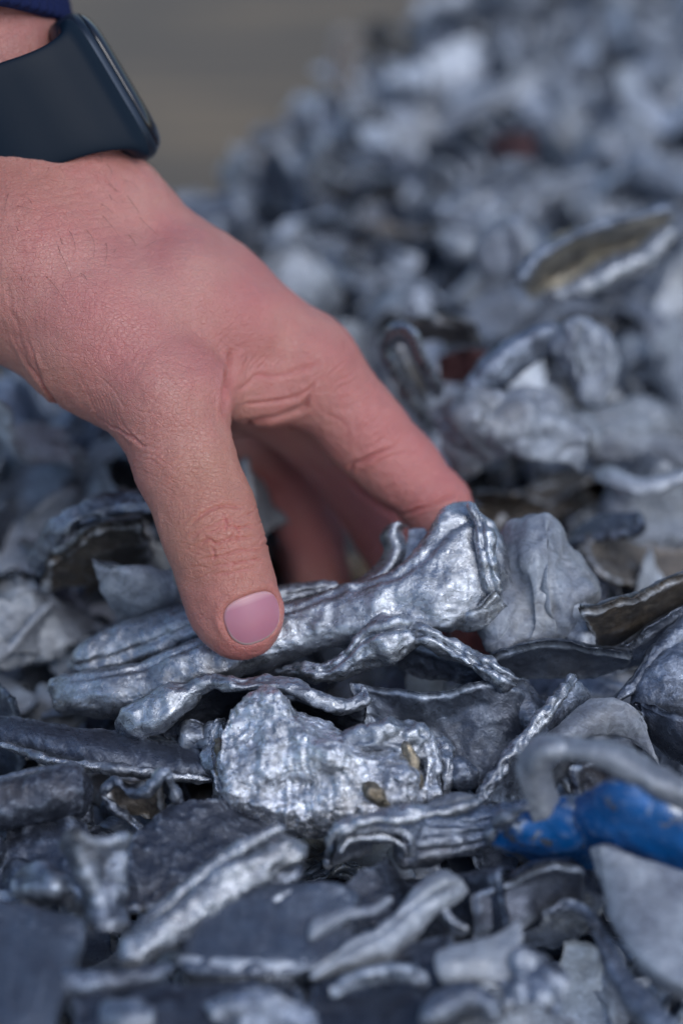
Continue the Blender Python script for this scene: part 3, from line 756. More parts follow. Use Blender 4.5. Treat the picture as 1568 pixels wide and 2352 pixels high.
held = empty('folded_metal_scrap', Pd(650, 1450, .6)); tag(held, 'long silvery folded scrap with upturned end, pinched between thumb and finger', 'metal scrap')
blob('rolled_body', [(110, 1568, 1.3, 122, 1625, 1.1, .12), (160, 1548, 1.2, 165, 1652, .9, .42), (290, 1530, 1.0, 310, 1648, .7, .55), (400, 1490, .9, 430, 1604, .5, .55), (500, 1440, .9, 530, 1562, .5, .55), (600, 1402, .8, 630, 1525, .4, .5),
     (700, 1368, .8, 720, 1506, .4, .55), (790, 1340, .8, 800, 1488, .3, .6), (880, 1312, .8, 885, 1474, .2, .7), (945, 1270, .8, 975, 1462, .1, .62), (980, 1212, .9, 1060, 1450, .2, .62), (1008, 1162, 1.0, 1118, 1436, .4, .55),
     (1062, 1140, 1.1, 1152, 1405, .7, .5), (1108, 1190, 1.1, 1170, 1372, .9, .4), (1128, 1250, 1.2, 1172, 1340, 1.0, .25)], M_SHINY, held, 'd',
     groove=[(60, 9, .10), (300, 12, .25)], crumple=.07, cs=.9, fine=.018, seed=11, cap=.25, sq=2.6, m=120, warp=.12, rid=.08)
blob('fold_ridge', [(1072, 1150, .5, 1100, 1172, .4, .12), (1090, 1215, .3, 1128, 1222, .2, .22), (1098, 1280, .2, 1142, 1280, .1, .26), (1104, 1340, .1, 1150, 1330, .1, .24), (1120, 1385, .2, 1152, 1370, .3, .12)], M_SHINY, held, 'd', crumple=.07, cs=.4, fine=.03, seed=13, cap=.2, groove=[(90, 14, .3)])
blob('outer_fold', [(150, 1520, 1.9, 158, 1545, 1.8, .08), (200, 1468, 1.9, 200, 1550, 1.7, .3), (300, 1424, 1.9, 310, 1528, 1.6, .36), (400, 1393, 1.8, 420, 1486, 1.4, .38), (500, 1372, 1.7, 520, 1446, 1.3, .36), (600, 1352, 1.7, 620, 1406, 1.3, .3), (700, 1338, 1.6, 715, 1372, 1.4, .2), (775, 1334, 1.5, 780, 1350, 1.4, .08)],
     M_SHINY, held, 'd', crumple=.05, cs=.8, seed=23, cap=.3, groove=[(120, 14, .2)])
sheet('curled_tab', [[(800, 1345, 1.2), (850, 1310, 1.5), (880, 1270, 1.7), (872, 1238, 1.8), (885, 1212, 1.9)], [(825, 1342, .8), (880, 1312, 1.1), (908, 1262, 1.3), (900, 1225, 1.4), (912, 1200, 1.5)], [(840, 1350, 1.0), (900, 1318, 1.2), (935, 1260, 1.5), (925, 1218, 1.8), (936, 1205, 2.0)]],
      M_SHINY, .09, held, 'd', crumple=.02, jag=.03, fine=.008, seed=31)
sheet('back_flap', [[(915, 1300, 1.4), (935, 1240, 1.5), (938, 1214, 1.6)], [(965, 1290, 1.4), (985, 1240, 1.5), (972, 1214, 1.6)]], M_MID, .08, held, 'd', crumple=.02, jag=.02, fine=.008, seed=33)
sheet('curled_ear', [[(1118, 1330, .9), (1140, 1280, 1.0), (1165, 1262, 1.2), (1184, 1290, 1.5)], [(1128, 1360, .9), (1150, 1310, .9), (1162, 1290, 1.4), (1176, 1330, 1.6)], [(1135, 1392, .9), (1170, 1372, .9), (1178, 1345, 1.4), (1172, 1370, 1.6)]], M_SHINY, .13, held, 'd', crumple=.05, jag=.04, seed=37)
sheet('lower_lip', [[(1020, 1420, .2), (1090, 1400, -.1), (1140, 1350, 0)], [(1030, 1450, .4), (1105, 1445, .2), (1165, 1392, .3)]], M_SHINY, .16, held, 'd', crumple=.06, seed=39)

bent = empty('bent_scrap_strip', Pd(900, 1540, .2)); tag(bent, 'crumpled bent strip with a cracked peak, directly under the held piece', 'metal scrap')
blob('left_arm', [(620, 1536, .5, 625, 1552, .5, .12), (700, 1524, .2, 705, 1556, .1, .25), (752, 1512, 0, 765, 1572, 0, .32), (800, 1480, 0, 822, 1548, -.2, .36), (840, 1440, 0, 862, 1525, -.3, .42), (882, 1416, 0, 905, 1530, -.4, .5), (925, 1420, .1, 945, 1508, -.2, .42), (955, 1440, .2, 958, 1490, 0, .2)],
     M_SHINY, bent, 'd', crumple=.10, cs=.5, fine=.03, seed=41, cap=.2, groove=[(75, 8, .3), (20, 9, .25)], rid=.08)
blob('right_arm', [(928, 1426, .0, 935, 1484, -.1, .2), (975, 1436, -.2, 975, 1486, -.3, .26), (1030, 1462, -.2, 1030, 1514, -.3, .26), (1080, 1490, -.3, 1085, 1542, -.4, .26), (1125, 1510, -.4, 1125, 1564, -.5, .28), (1165, 1534, -.4, 1155, 1588, -.5, .3), (1190, 1558, -.3, 1180, 1582, -.3, .14)],
     M_SHINY, bent, 'd', crumple=.07, cs=.4, fine=.03, seed=43, cap=.2, groove=[(90, 12, .45)], rid=.06)
sheet('under_leaf', [[(925, 1470, .4), (1000, 1490, .3), (1080, 1520, .2), (1150, 1566, .1)], [(900, 1530, .9), (960, 1555, .7), (1030, 1562, .5), (1120, 1582, .3)]], M_DARK, .15, bent, 'd', crumple=.05, seed=44)  # shaded leaf under the bright arms, its shade painted as dark metal

wavy = empty('wavy_rimmed_scrap', Ph(600, 1640, .6)); tag(wavy, 'wavy-rimmed dark bowl of sheet scrap just behind the bright crumpled nugget', 'metal scrap')
blob('rim', [(262, 1668, 1.0, 275, 1690, .9, .12), (300, 1618, 1.5, 330, 1695, 1.0, .35), (370, 1585, 1.8, 400, 1660, 1.4, .32), (430, 1562, 2.0, 450, 1606, 1.8, .25), (480, 1550, 2.1, 490, 1582, 2.0, .16), (540, 1562, 2.1, 545, 1586, 2.1, .12), (620, 1552, 2.1, 622, 1580, 2.1, .12), (690, 1568, 2.0, 692, 1600, 2.0, .14), (735, 1596, 1.9, 740, 1622, 1.8, .14), (790, 1606, 1.8, 795, 1640, 1.6, .14), (828, 1592, 1.8, 838, 1622, 1.7, .1), (832, 1572, 1.9, 848, 1588, 1.9, .06)],
     M_SHINY, wavy, 'h', crumple=.06, cs=.45, fine=.025, seed=51, cap=.15)
sheet('bowl', [[(300, 1650, 1.1), (430, 1590, 1.9), (560, 1575, 2.0), (690, 1595, 1.9), (840, 1620, 1.6)], [(380, 1690, .6), (460, 1650, .8), (580, 1640, .6), (700, 1660, .6), (840, 1680, .8)], [(420, 1720, .5), (500, 1740, .3), (600, 1740, 0), (720, 1760, 0), (860, 1760, .4)]], M_DARK, .16, wavy, crumple=.1, seed=53)
solo(sheet('crumpled_scrap_flake', [[(395, 1660, .8), (440, 1655, 1.2), (500, 1670, 1.1), (520, 1690, .8)], [(410, 1700, .9), (450, 1708, 1.0), (480, 1700, 1.2), (530, 1720, .7)], [(400, 1720, .4), (450, 1735, .5), (500, 1740, .6), (540, 1750, .3)]], M_MID, .15, crumple=.2, cs=.6, seed=55), 'small crumpled flake tucked left of the bright nugget, below the wavy rim')

solo(sheet('dished_scrap_sheet', [[(800, 1560, 1.6), (930, 1588, 1.6), (1020, 1592, 1.6), (1090, 1566, 1.8), (1170, 1572, 1.6), (1215, 1600, 1.1)], [(830, 1660, .9), (930, 1670, .8), (1020, 1672, .8), (1100, 1660, .9), (1180, 1670, .8), (1225, 1690, .5)], [(860, 1760, .2), (960, 1790, 0), (1050, 1800, 0), (1120, 1800, 0), (1190, 1780, .1), (1230, 1750, .1)]],
     M_STEEL, .2, crumple=.07, seed=57), 'dull dark dished sheet between the nugget and the leaning pitted strip')
blob_r = solo(blob('scrap_lump', [(1160, 1600, .8, 1175, 1660, .6, .2), (1190, 1575, .9, 1215, 1690, .6, .5), (1235, 1590, .9, 1250, 1680, .6, .4), (1265, 1620, .8, 1265, 1650, .6, .1)], M_MID, seed=58, crumple=.15), 'small rounded grey lump at the right end of the dished sheet')

nug = empty('crumpled_metal_nugget', Ph(740, 1800, .4)); tag(nug, 'large bright crumpled nugget with flaky surface, front centre below the thumb', 'metal nugget')
blob('body', [(505, 1730, 1.2, 510, 1790, 1.0, .25), (522, 1650, 1.7, 530, 1850, .6, .5), (560, 1602, 2.1, 570, 1892, .4, .62), (600, 1578, 2.3, 625, 1908, .3, .7), (650, 1590, 2.3, 690, 1916, .2, .75), (700, 1622, 2.2, 750, 1926, .1, .8), (745, 1672, 2.0, 800, 1930, 0, .8), (800, 1692, 1.9, 860, 1932, 0, .78), (855, 1702, 1.8, 905, 1925, 0, .7), (905, 1720, 1.7, 945, 1908, .1, .6), (945, 1750, 1.5, 972, 1880, .3, .4), (968, 1790, 1.2, 980, 1850, .5, .15)],
     M_NUG, nug, 'h', crumple=.13, cs=.9, fine=.04, seed=61, cap=.3, m=170, n=190, sq=2.9, rid=.12, warp=.15)
blob('ragged_edge', [(500, 1640, 1.4, 530, 1660, 1.3, .2), (478, 1680, 1.2, 528, 1700, 1.1, .3), (470, 1730, 1.0, 520, 1745, .9, .3), (486, 1785, .8, 530, 1790, .8, .3), (500, 1840, .6, 545, 1830, .6, .3), (530, 1870, .5, 570, 1860, .5, .2)],
     M_SHINY, nug, 'h', crumple=.12, cs=.35, fine=.05, seed=63, cap=.2, rid=.12, groove=[(70, 14, .35)])
blob('back_fold', [(760, 1690, 1.6, 770, 1740, 1.5, .2), (830, 1672, 1.8, 840, 1740, 1.5, .35), (890, 1652, 1.9, 900, 1740, 1.4, .4), (940, 1655, 1.8, 945, 1760, 1.2, .4), (985, 1672, 1.6, 980, 1780, 1.0, .3), (1005, 1700, 1.4, 1000, 1760, 1.1, .15)],
     M_SHINY, nug, 'h', crumple=.14, cs=.45, fine=.04, seed=65, cap=.3, rid=.12)
blob('end_layer', [(955, 1690, 1.6, 985, 1680, 1.6, .2), (960, 1740, 1.3, 1008, 1730, 1.3, .28), (962, 1790, 1.0, 1015, 1785, 1.0, .26), (955, 1840, .7, 1000, 1838, .7, .24), (945, 1880, .4, 980, 1876, .4, .15)],
     M_NUG, nug, 'h', crumple=.1, cs=.35, fine=.04, seed=67, cap=.2, groove=[(90, 12, .5)], rid=.1)
blob('outer_layer', [(1000, 1690, 1.3, 1018, 1690, 1.2, .12), (1008, 1740, 1.1, 1034, 1735, 1.0, .18), (1012, 1790, .8, 1036, 1785, .8, .18), (1004, 1840, .5, 1026, 1835, .5, .14)], M_SHINY, nug, 'h', crumple=.08, cs=.3, fine=.04, seed=69, cap=.15)
blob('brown_vein', [(918, 1700, 1.9, 935, 1698, 1.85, .12), (930, 1745, 1.6, 958, 1742, 1.55, .16), (940, 1790, 1.25, 966, 1788, 1.2, .14), (945, 1815, 1.0, 960, 1812, 1.0, .08)], M_BRASS, nug, 'h', crumple=.05, cs=.3, seed=71, cap=.15)
blob('brass_inclusion', [(828, 1798, 1.62, 850, 1786, 1.66, .1), (842, 1828, 1.42, 872, 1812, 1.45, .16), (862, 1850, 1.2, 893, 1840, 1.2, .16), (886, 1864, 1.0, 908, 1858, 1.0, .08)], M_BRASS, nug, 'h', crumple=.05, cs=.3, seed=73, cap=.12)
blob('side_patch', [(492, 1690, 1.35, 515, 1690, 1.4, .1), (494, 1740, 1.12, 520, 1742, 1.15, .14), (500, 1790, .85, 525, 1795, .9, .1)], M_BRASS, nug, 'h', crumple=.06, cs=.3, seed=75, cap=.12)

ls = empty('long_scrap_strip', Ph(200, 1720, .8)); tag(ls, 'long dark strip with bright lower rim, running from the left frame edge to the nugget', 'metal scrap', G_NEAR)
blob('bright_rim', [(-60, 1688, 1.1, -60, 1704, 1.0, .1), (40, 1712, 1.1, 40, 1732, 1.0, .12), (130, 1740, 1.1, 130, 1760, 1.0, .13), (230, 1752, 1.1, 230, 1776, 1.0, .14), (330, 1764, 1.05, 330, 1786, .95, .14), (420, 1776, .95, 420, 1796, .85, .13), (490, 1786, .8, 490, 1800, .75, .1)], M_SHINY, ls, 'h', crumple=.05, cs=.5, fine=.03, seed=82, cap=.1)
(sheet('face', [[(-60, 1640, .8), (60, 1650, 1.0), (180, 1672, 1.0), (320, 1690, .9), (430, 1716, .8), (490, 1740, .7)], [(-60, 1670, .9), (60, 1690, 1.0), (180, 1716, 1.0), (310, 1738, .9), (420, 1756, .8), (490, 1768, .7)], [(-60, 1700, .8), (60, 1730, .7), (190, 1756, .75), (310, 1772, .7), (420, 1788, .6), (490, 1792, .5)]],
     M_DARK, .22, ls, crumple=.05, cs=2.2, seed=81, roll=1.1))
fl = empty('thick_folded_scrap', Ph(80, 1850, .8)); tag(fl, 'thick dark folded lump cut off by the left frame edge, seam along its top', 'metal scrap')
blob('folded_body', [(-120, 1800, 1.0, -110, 1920, .7, .5), (-20, 1790, 1.2, -10, 1912, .8, .6), (60, 1772, 1.3, 70, 1895, .8, .62), (130, 1762, 1.3, 145, 1880, .9, .6), (190, 1762, 1.2, 200, 1870, .9, .5), (216, 1790, 1.1, 218, 1840, 1.0, .2)],
     M_DARK, fl, 'h', crumple=.07, cs=1.4, fine=.02, seed=83, cap=.4, groove=[(42, 10, .35)])
blob('underside_lobe', [(140, 1860, .5, 150, 1905, .4, .2), (185, 1850, .5, 190, 1895, .4, .25), (218, 1842, .5, 218, 1880, .4, .15)], M_DARK, fl, 'h', seed=84, cap=.2)
tri = empty('thin_folded_scrap', Ph(330, 1800, .6)); tag(tri, 'thin sheet folded to a tent with bright crooked edges, left of the nugget', 'metal scrap')
sheet('left_leaf', [[(232, 1822, .9), (285, 1790, 1.2), (330, 1800, 1.3), (375, 1765, 1.5)], [(245, 1850, .8), (290, 1830, .7), (335, 1822, .8), (372, 1810, 1.0)], [(300, 1870, .1), (330, 1880, .1), (360, 1885, 0), (400, 1900, 0)]], M_BROWN, .13, tri, crumple=.08, cs=.5, seed=85, roll=1.8)
blob('bright_edge', [(228, 1812, 1.1, 238, 1828, 1.0, .06), (262, 1784, 1.3, 268, 1804, 1.2, .1), (290, 1806, 1.25, 292, 1828, 1.2, .12), (330, 1808, 1.4, 332, 1830, 1.3, .12), (358, 1786, 1.6, 362, 1810, 1.5, .14), (376, 1762, 1.8, 384, 1778, 1.7, .1), (396, 1786, 1.6, 384, 1792, 1.5, .1), (412, 1826, 1.2, 400, 1832, 1.1, .09), (424, 1862, .8, 412, 1868, .8, .07)], M_MID, tri, 'h', crumple=.05, cs=.3, seed=87, cap=.1)
blob('lower_edge', [(230, 1822, 1.0, 242, 1836, .9, .06), (262, 1846, .8, 256, 1862, .8, .08), (300, 1872, .5, 292, 1888, .5, .08), (336, 1900, .3, 326, 1914, .3, .06)], M_MID, tri, 'h', crumple=.04, cs=.3, seed=88, cap=.1)

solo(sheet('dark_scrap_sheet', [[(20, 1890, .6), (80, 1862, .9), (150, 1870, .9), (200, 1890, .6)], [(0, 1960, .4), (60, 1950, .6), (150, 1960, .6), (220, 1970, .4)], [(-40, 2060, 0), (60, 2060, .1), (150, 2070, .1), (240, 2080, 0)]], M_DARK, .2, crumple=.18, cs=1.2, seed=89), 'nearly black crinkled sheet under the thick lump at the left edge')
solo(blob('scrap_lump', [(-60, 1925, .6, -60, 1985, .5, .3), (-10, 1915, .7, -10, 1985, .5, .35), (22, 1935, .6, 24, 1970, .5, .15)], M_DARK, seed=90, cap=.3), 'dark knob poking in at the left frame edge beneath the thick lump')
solo(sheet('broad_scrap_sheet', [[(395, 1862, 1.0), (460, 1838, 1.0), (540, 1842, .8), (640, 1880, .4)], [(300, 1930, 1.0), (400, 1900, 1.0), (520, 1900, .8), (640, 1940, .3)], [(285, 2010, .8), (380, 2000, .8), (480, 1990, .6), (600, 2000, .1)], [(270, 2100, .3), (360, 2090, .4), (440, 2070, .2), (540, 2060, 0)]], M_DARK, .2, crumple=.08, cs=1.4, fine=.03, seed=91),
     'broad dark speckled sheet below the nugget, behind the diagonal bar')
solo(sheet('flared_scrap_cone', [[(142, 1938, 2.2), (168, 1900, 3.2), (215, 1915, 3.0), (292, 1905, 2.4)], [(165, 2010, 1.8), (186, 1985, 2.8), (232, 1998, 2.4), (288, 1990, 2.2)], [(195, 2065, 1.7), (222, 2060, 2.3), (255, 2060, 2.2), (284, 2066, 1.8)], [(208, 2130, 1.2), (232, 2140, 1.7), (262, 2138, 1.7), (290, 2140, 1.3)]],
     M_MID, .22, crumple=.12, cs=.8, jag=.12, seed=93, roll=1.5), 'flared blurry silver piece standing upright left of the diagonal bar')
bar = empty('folded_scrap_bar', Ph(480, 2060, 1.0)); tag(bar, 'double-ridged folded bar lying diagonally across the lower left foreground', 'metal scrap')
blob('lower_ridge', [(262, 2190, 1.6, 285, 2235, 1.5, .25), (330, 2132, 1.9, 375, 2195, 1.6, .45), (420, 2060, 2.1, 465, 2140, 1.7, .5), (500, 1998, 2.2, 545, 2080, 1.8, .5), (580, 1948, 2.3, 625, 2020, 1.9, .5), (640, 1915, 2.3, 690, 1975, 1.9, .45), (680, 1918, 2.2, 716, 1950, 2.0, .25)],
     M_SHINY, bar, 'h', crumple=.1, cs=.7, seed=95, cap=.25, rid=.1, sq=2.8)
blob('upper_ridge', [(300, 2140, 1.9, 312, 2160, 1.9, .1), (360, 2078, 2.1, 380, 2108, 2.1, .18), (440, 2010, 2.3, 458, 2036, 2.3, .18), (520, 1952, 2.4, 536, 1978, 2.4, .18), (600, 1908, 2.5, 612, 1932, 2.5, .18), (650, 1892, 2.5, 662, 1912, 2.5, .12)], M_SHINY, bar, 'h', crumple=.05, seed=97, cap=.2)
blob('knob', [(588, 2000, 1.4, 596, 2040, 1.2, .2), (625, 1992, 1.4, 630, 2064, 1.0, .3), (668, 1985, 1.5, 672, 2040, 1.1, .26), (692, 1985, 1.4, 694, 2010, 1.3, .1)], M_MID, bar, 'h', crumple=.1, seed=99, cap=.25)
slab = empty('flat_scrap_slab', Ph(590, 2150, 1.2)); tag(slab, 'flat grey slab with a bright front edge and a curved ridge, bottom centre-left', 'metal scrap')
blob('plate', [(405, 2140, 1.5, 410, 2230, 1.3, .14), (460, 2085, 1.7, 450, 2250, 1.3, .28), (560, 2050, 1.8, 560, 2256, 1.3, .3), (660, 2040, 1.8, 680, 2252, 1.3, .3), (760, 2040, 1.7, 760, 2228, 1.2, .26), (830, 2060, 1.5, 820, 2180, 1.2, .12)], M_STEEL, slab, 'h', crumple=.05, seed=101, cap=.15, sq=8, m=140)
blob('front_edge', [(404, 2190, 1.75, 408, 2222, 1.4, .1), (450, 2196, 1.8, 450, 2244, 1.3, .2), (540, 2200, 1.85, 540, 2250, 1.3, .22), (640, 2204, 1.85, 640, 2250, 1.3, .22), (715, 2200, 1.8, 718, 2240, 1.3, .15)], M_BACK, slab, 'h', crumple=.04, seed=102, cap=.2, sq=3)
blob('curved_ridge', [(700, 2030, 2.0, 706, 2044, 2.0, .1), (640, 2056, 2.1, 652, 2074, 2.1, .14), (600, 2090, 2.1, 622, 2104, 2.1, .15), (580, 2130, 2.0, 606, 2140, 2.0, .15), (584, 2180, 1.8, 610, 2184, 1.8, .16), (594, 2230, 1.6, 614, 2228, 1.6, .16), (612, 2262, 1.4, 630, 2254, 1.4, .1)], M_SHINY, slab, 'h', crumple=.04, seed=103, cap=.2)
rb = empty('twisted_scrap_ribbon', Ph(880, 2100, 1.2)); tag(rb, 'twisted ribbon with pale winding edge and a looped knob, bottom centre', 'metal scrap')
blob('ribbon', [(690, 2240, 1.6, 720, 2266, 1.5, .2), (770, 2190, 1.8, 800, 2232, 1.6, .3), (850, 2150, 1.9, 880, 2200, 1.6, .32), (910, 2100, 2.0, 935, 2160, 1.6, .34), (950, 2050, 2.1, 985, 2110, 1.7, .36), (1005, 2010, 2.1, 1020, 2090, 1.6, .4), (1050, 2010, 2.0, 1060, 2070, 1.6, .3), (1078, 2036, 1.8, 1080, 2056, 1.7, .1)], M_BACK, rb, 'h', crumple=.1, seed=105, cap=.3, groove=[(70, 12, .4)])
blob('loop', [(1010, 2060, 2.0, 1030, 2072, 2.0, .12), (1006, 2090, 1.9, 1034, 2096, 1.8, .16), (1020, 2122, 1.6, 1050, 2116, 1.6, .2), (1050, 2148, 1.4, 1072, 2132, 1.4, .2), (1076, 2150, 1.3, 1084, 2130, 1.3, .1)], M_SHINY, rb, 'h', crumple=.06, seed=107, cap=.2)
blob('pale_lip', [(700, 2140, 2.2, 712, 2168, 2.1, .1), (730, 2110, 2.3, 742, 2144, 2.2, .16), (790, 2092, 2.3, 796, 2120, 2.2, .18), (850, 2080, 2.3, 856, 2104, 2.2, .15), (900, 2050, 2.3, 908, 2068, 2.3, .1)], M_PALE, rb, 'h', crumple=.05, seed=108, cap=.2)

roll = empty('rolled_scrap_strip', Ph(960, 1900, 1.0)); tag(roll, 'long rolled strip with a hollow open mouth, below the nugget', 'metal scrap')
blob('roll_body', [(905, 1880, 1.3, 900, 2000, .4, .3), (960, 1868, 1.3, 965, 1992, .4, .4), (1030, 1866, 1.3, 1040, 1968, .4, .42), (1100, 1858, 1.3, 1110, 1940, .5, .4), (1170, 1845, 1.3, 1180, 1908, .7, .3), (1230, 1835, 1.2, 1235, 1870, .9, .15)], M_MID, roll, 'h', crumple=.06, cs=.5, seed=109, cap=.2, groove=[(50, 7, .2), (80, 7, .15), (110, 7, .2)], rid=.08)
sheet('mouth', [[(752, 1990, .6), (765, 1930, 1.4), (830, 1905, 1.6), (930, 1920, 1.5), (942, 1975, .9)], [(760, 1985, .6), (790, 1925, 1.3), (850, 1900, 1.5), (950, 1900, 1.4), (970, 1960, .8)], [(850, 1960, .4), (880, 1890, 1.1), (930, 1872, 1.3), (1010, 1870, 1.2), (1040, 1930, .6)]], M_MID, .16, roll, crumple=.04, seed=111, roll=1.6)
blob('top_lip', [(742, 1930, 1.7, 752, 1950, 1.6, .12), (770, 1888, 1.9, 785, 1920, 1.7, .25), (850, 1866, 2.0, 860, 1892, 1.8, .2), (950, 1856, 2.0, 955, 1880, 1.8, .2), (1050, 1846, 1.9, 1055, 1868, 1.8, .16), (1110, 1836, 1.8, 1115, 1852, 1.8, .1)], M_SHINY, roll, 'h', crumple=.08, cs=.4, seed=113, cap=.2, rid=.06)
blob('inner_lip', [(770, 1950, 1.4, 780, 1966, 1.4, .06), (800, 1922, 1.5, 806, 1938, 1.5, .08), (860, 1914, 1.5, 864, 1930, 1.5, .08), (915, 1926, 1.4, 916, 1944, 1.3, .08), (938, 1960, 1.1, 930, 1975, 1.0, .06)], M_SHINY, roll, 'h', crumple=.03, cs=.3, seed=114, cap=.1)
solo(blob('scrap_lump', [(960, 1852, 1.3, 970, 1880, 1.2, .12), (1010, 1830, 1.5, 1020, 1872, 1.2, .25), (1060, 1818, 1.5, 1075, 1850, 1.3, .22), (1096, 1822, 1.4, 1100, 1840, 1.3, .08)], M_PALE, seed=115, cap=.2), 'small pale chip wedged right of the nugget, above the rolled strip')
solo(blob('scrap_lump', [(1030, 1748, .9, 1036, 1800, .6, .2), (1052, 1738, 1.0, 1064, 1812, .6, .36), (1082, 1756, .9, 1090, 1800, .7, .25), (1098, 1776, .8, 1098, 1790, .7, .08)], M_MID, seed=117, cap=.2, crumple=.12), 'small pitted grey lump against the nugget\'s right end')
st = empty('leaning_scrap_strip', Ph(1200, 1720, .8)); tag(st, 'narrow leaning strip with a pitted bright edge, right of the dished sheet', 'metal scrap')
sheet('face', [[(1310, 1555, 2.0), (1250, 1625, 1.8), (1190, 1700, 1.5), (1130, 1780, 1.1), (1092, 1850, .8)], [(1345, 1585, 1.6), (1290, 1660, 1.3), (1230, 1730, 1.0), (1180, 1800, .6), (1150, 1850, .4)], [(1350, 1640, .6), (1300, 1720, .4), (1250, 1790, .3), (1205, 1830, .1), (1180, 1870, 0)]], M_MID, .2, st, crumple=.05, seed=119)
blob('pitted_edge', [(1312, 1545, 2.1, 1326, 1560, 2.0, .06), (1262, 1606, 2.0, 1284, 1622, 1.9, .13), (1205, 1672, 1.7, 1230, 1690, 1.6, .14), (1148, 1742, 1.4, 1172, 1758, 1.3, .14), (1104, 1806, 1.1, 1130, 1814, 1.0, .13), (1092, 1842, .9, 1112, 1842, .9, .12), (1110, 1866, .8, 1118, 1850, .8, .1), (1180, 1872, .8, 1180, 1858, .8, .08)], M_SHINY, st, 'h', crumple=.05, cs=.25, fine=.04, seed=121, cap=.1)
solo(sheet('curved_scrap_plate', [[(1268, 1690, 1.3), (1310, 1640, 1.6), (1370, 1605, 1.8), (1430, 1610, 1.8), (1470, 1640, 1.6)], [(1240, 1720, 1.2), (1300, 1680, 1.5), (1370, 1648, 1.7), (1440, 1655, 1.5), (1490, 1690, 1.1)], [(1215, 1745, 1.1), (1290, 1710, 1.3), (1370, 1690, 1.3), (1450, 1700, 1.0), (1520, 1760, .6)]], M_PALE, .22, crumple=.04, cs=1.5, seed=123), 'smooth light grey curved plate behind the blurry curled ribbon')
solo(sheet('scrap_strip', [[(1450, 1610, 1.3), (1500, 1622, 1.5), (1540, 1640, 1.5), (1620, 1660, 1.5)], [(1470, 1650, 1.2), (1520, 1670, 1.2), (1570, 1700, 1.1), (1640, 1720, 1.1)], [(1500, 1700, .6), (1550, 1740, .5), (1600, 1770, .4), (1660, 1800, .4)]], M_DARK, .2, crumple=.06, seed=125), 'dark bluish strip at the right frame edge beside the smooth curved plate')
solo(sheet('leaf_shaped_scrap', [[(1120, 1510, 1.8), (1190, 1488, 2.1), (1270, 1474, 2.1), (1360, 1488, 2.0), (1455, 1500, 1.9)], [(1125, 1530, 1.5), (1190, 1515, 1.6), (1270, 1505, 1.6), (1360, 1512, 1.6), (1450, 1512, 1.6)], [(1140, 1560, .9), (1200, 1560, .9), (1280, 1556, .9), (1360, 1548, 1.0), (1430, 1530, 1.3)]], M_STEEL, .18, crumple=.05, seed=127, roll=1.7), 'leaf-shaped strip with a pale upper edge, just right of the fingertip')
solo(sheet('brown_scrap_strip', [[(1330, 1400, 3.0), (1380, 1395, 3.0), (1450, 1372, 3.0), (1520, 1340, 3.0), (1640, 1300, 3.0)], [(1350, 1445, 2.0), (1400, 1440, 2.0), (1460, 1420, 2.0), (1530, 1395, 2.0), (1640, 1360, 2.0)], [(1365, 1490, .8), (1410, 1490, .8), (1470, 1480, .8), (1540, 1465, .8), (1640, 1440, .8)]], M_BROWN, .2, crumple=.05, seed=129, roll=1.9), 'broad brown-faced strip standing on edge at the right, above the leaf-shaped strip')
solo(sheet('scrap_strip', [[(1395, 1500, 1.6), (1450, 1470, 1.9), (1510, 1430, 2.2), (1620, 1370, 2.5)], [(1410, 1515, 1.2), (1470, 1490, 1.4), (1530, 1455, 1.6), (1630, 1400, 2.0)], [(1430, 1530, .7), (1490, 1520, .7), (1550, 1500, .8), (1640, 1470, .9)]], M_MID, .2, crumple=.05, seed=131, roll=1.6), 'thin grey strip angled up to the right edge under the brown-faced strip')
solo(blob('scrap_strip', [(1400, 1608, 1.2, 1410, 1625, 1.1, .1), (1450, 1545, 1.6, 1480, 1575, 1.4, .22), (1505, 1475, 2.0, 1540, 1505, 1.8, .25), (1570, 1420, 2.2, 1600, 1450, 2.0, .25), (1640, 1380, 2.3, 1650, 1400, 2.2, .1)], M_MID, crumple=.08, seed=133, cap=.2), 'rough-edged narrow strip rising steeply toward the right edge')
solo(blob('scrap_lump', [(1445, 1610, 1.1, 1460, 1640, .9, .2), (1475, 1540, 1.6, 1530, 1640, .9, .4), (1520, 1490, 1.9, 1600, 1640, .9, .5), (1590, 1470, 1.9, 1680, 1620, .9, .4)], M_MID, crumple=.08, seed=135, cap=.3), 'bulging grey wedge with a shiny ridge at the right frame edge')
solo(blob('crumpled_scrap_piece', [(1298, 1420, 2.0, 1310, 1480, 1.6, .2), (1312, 1380, 2.4, 1350, 1500, 1.6, .3), (1335, 1378, 2.4, 1365, 1500, 1.5, .2), (1350, 1400, 2.3, 1372, 1480, 1.7, .1)], M_PALE, crumple=.12, cs=.5, seed=136, cap=.2, groove=[(90, 12, .5)]), 'upright pinched cream-flecked piece left of the brown-faced strip')

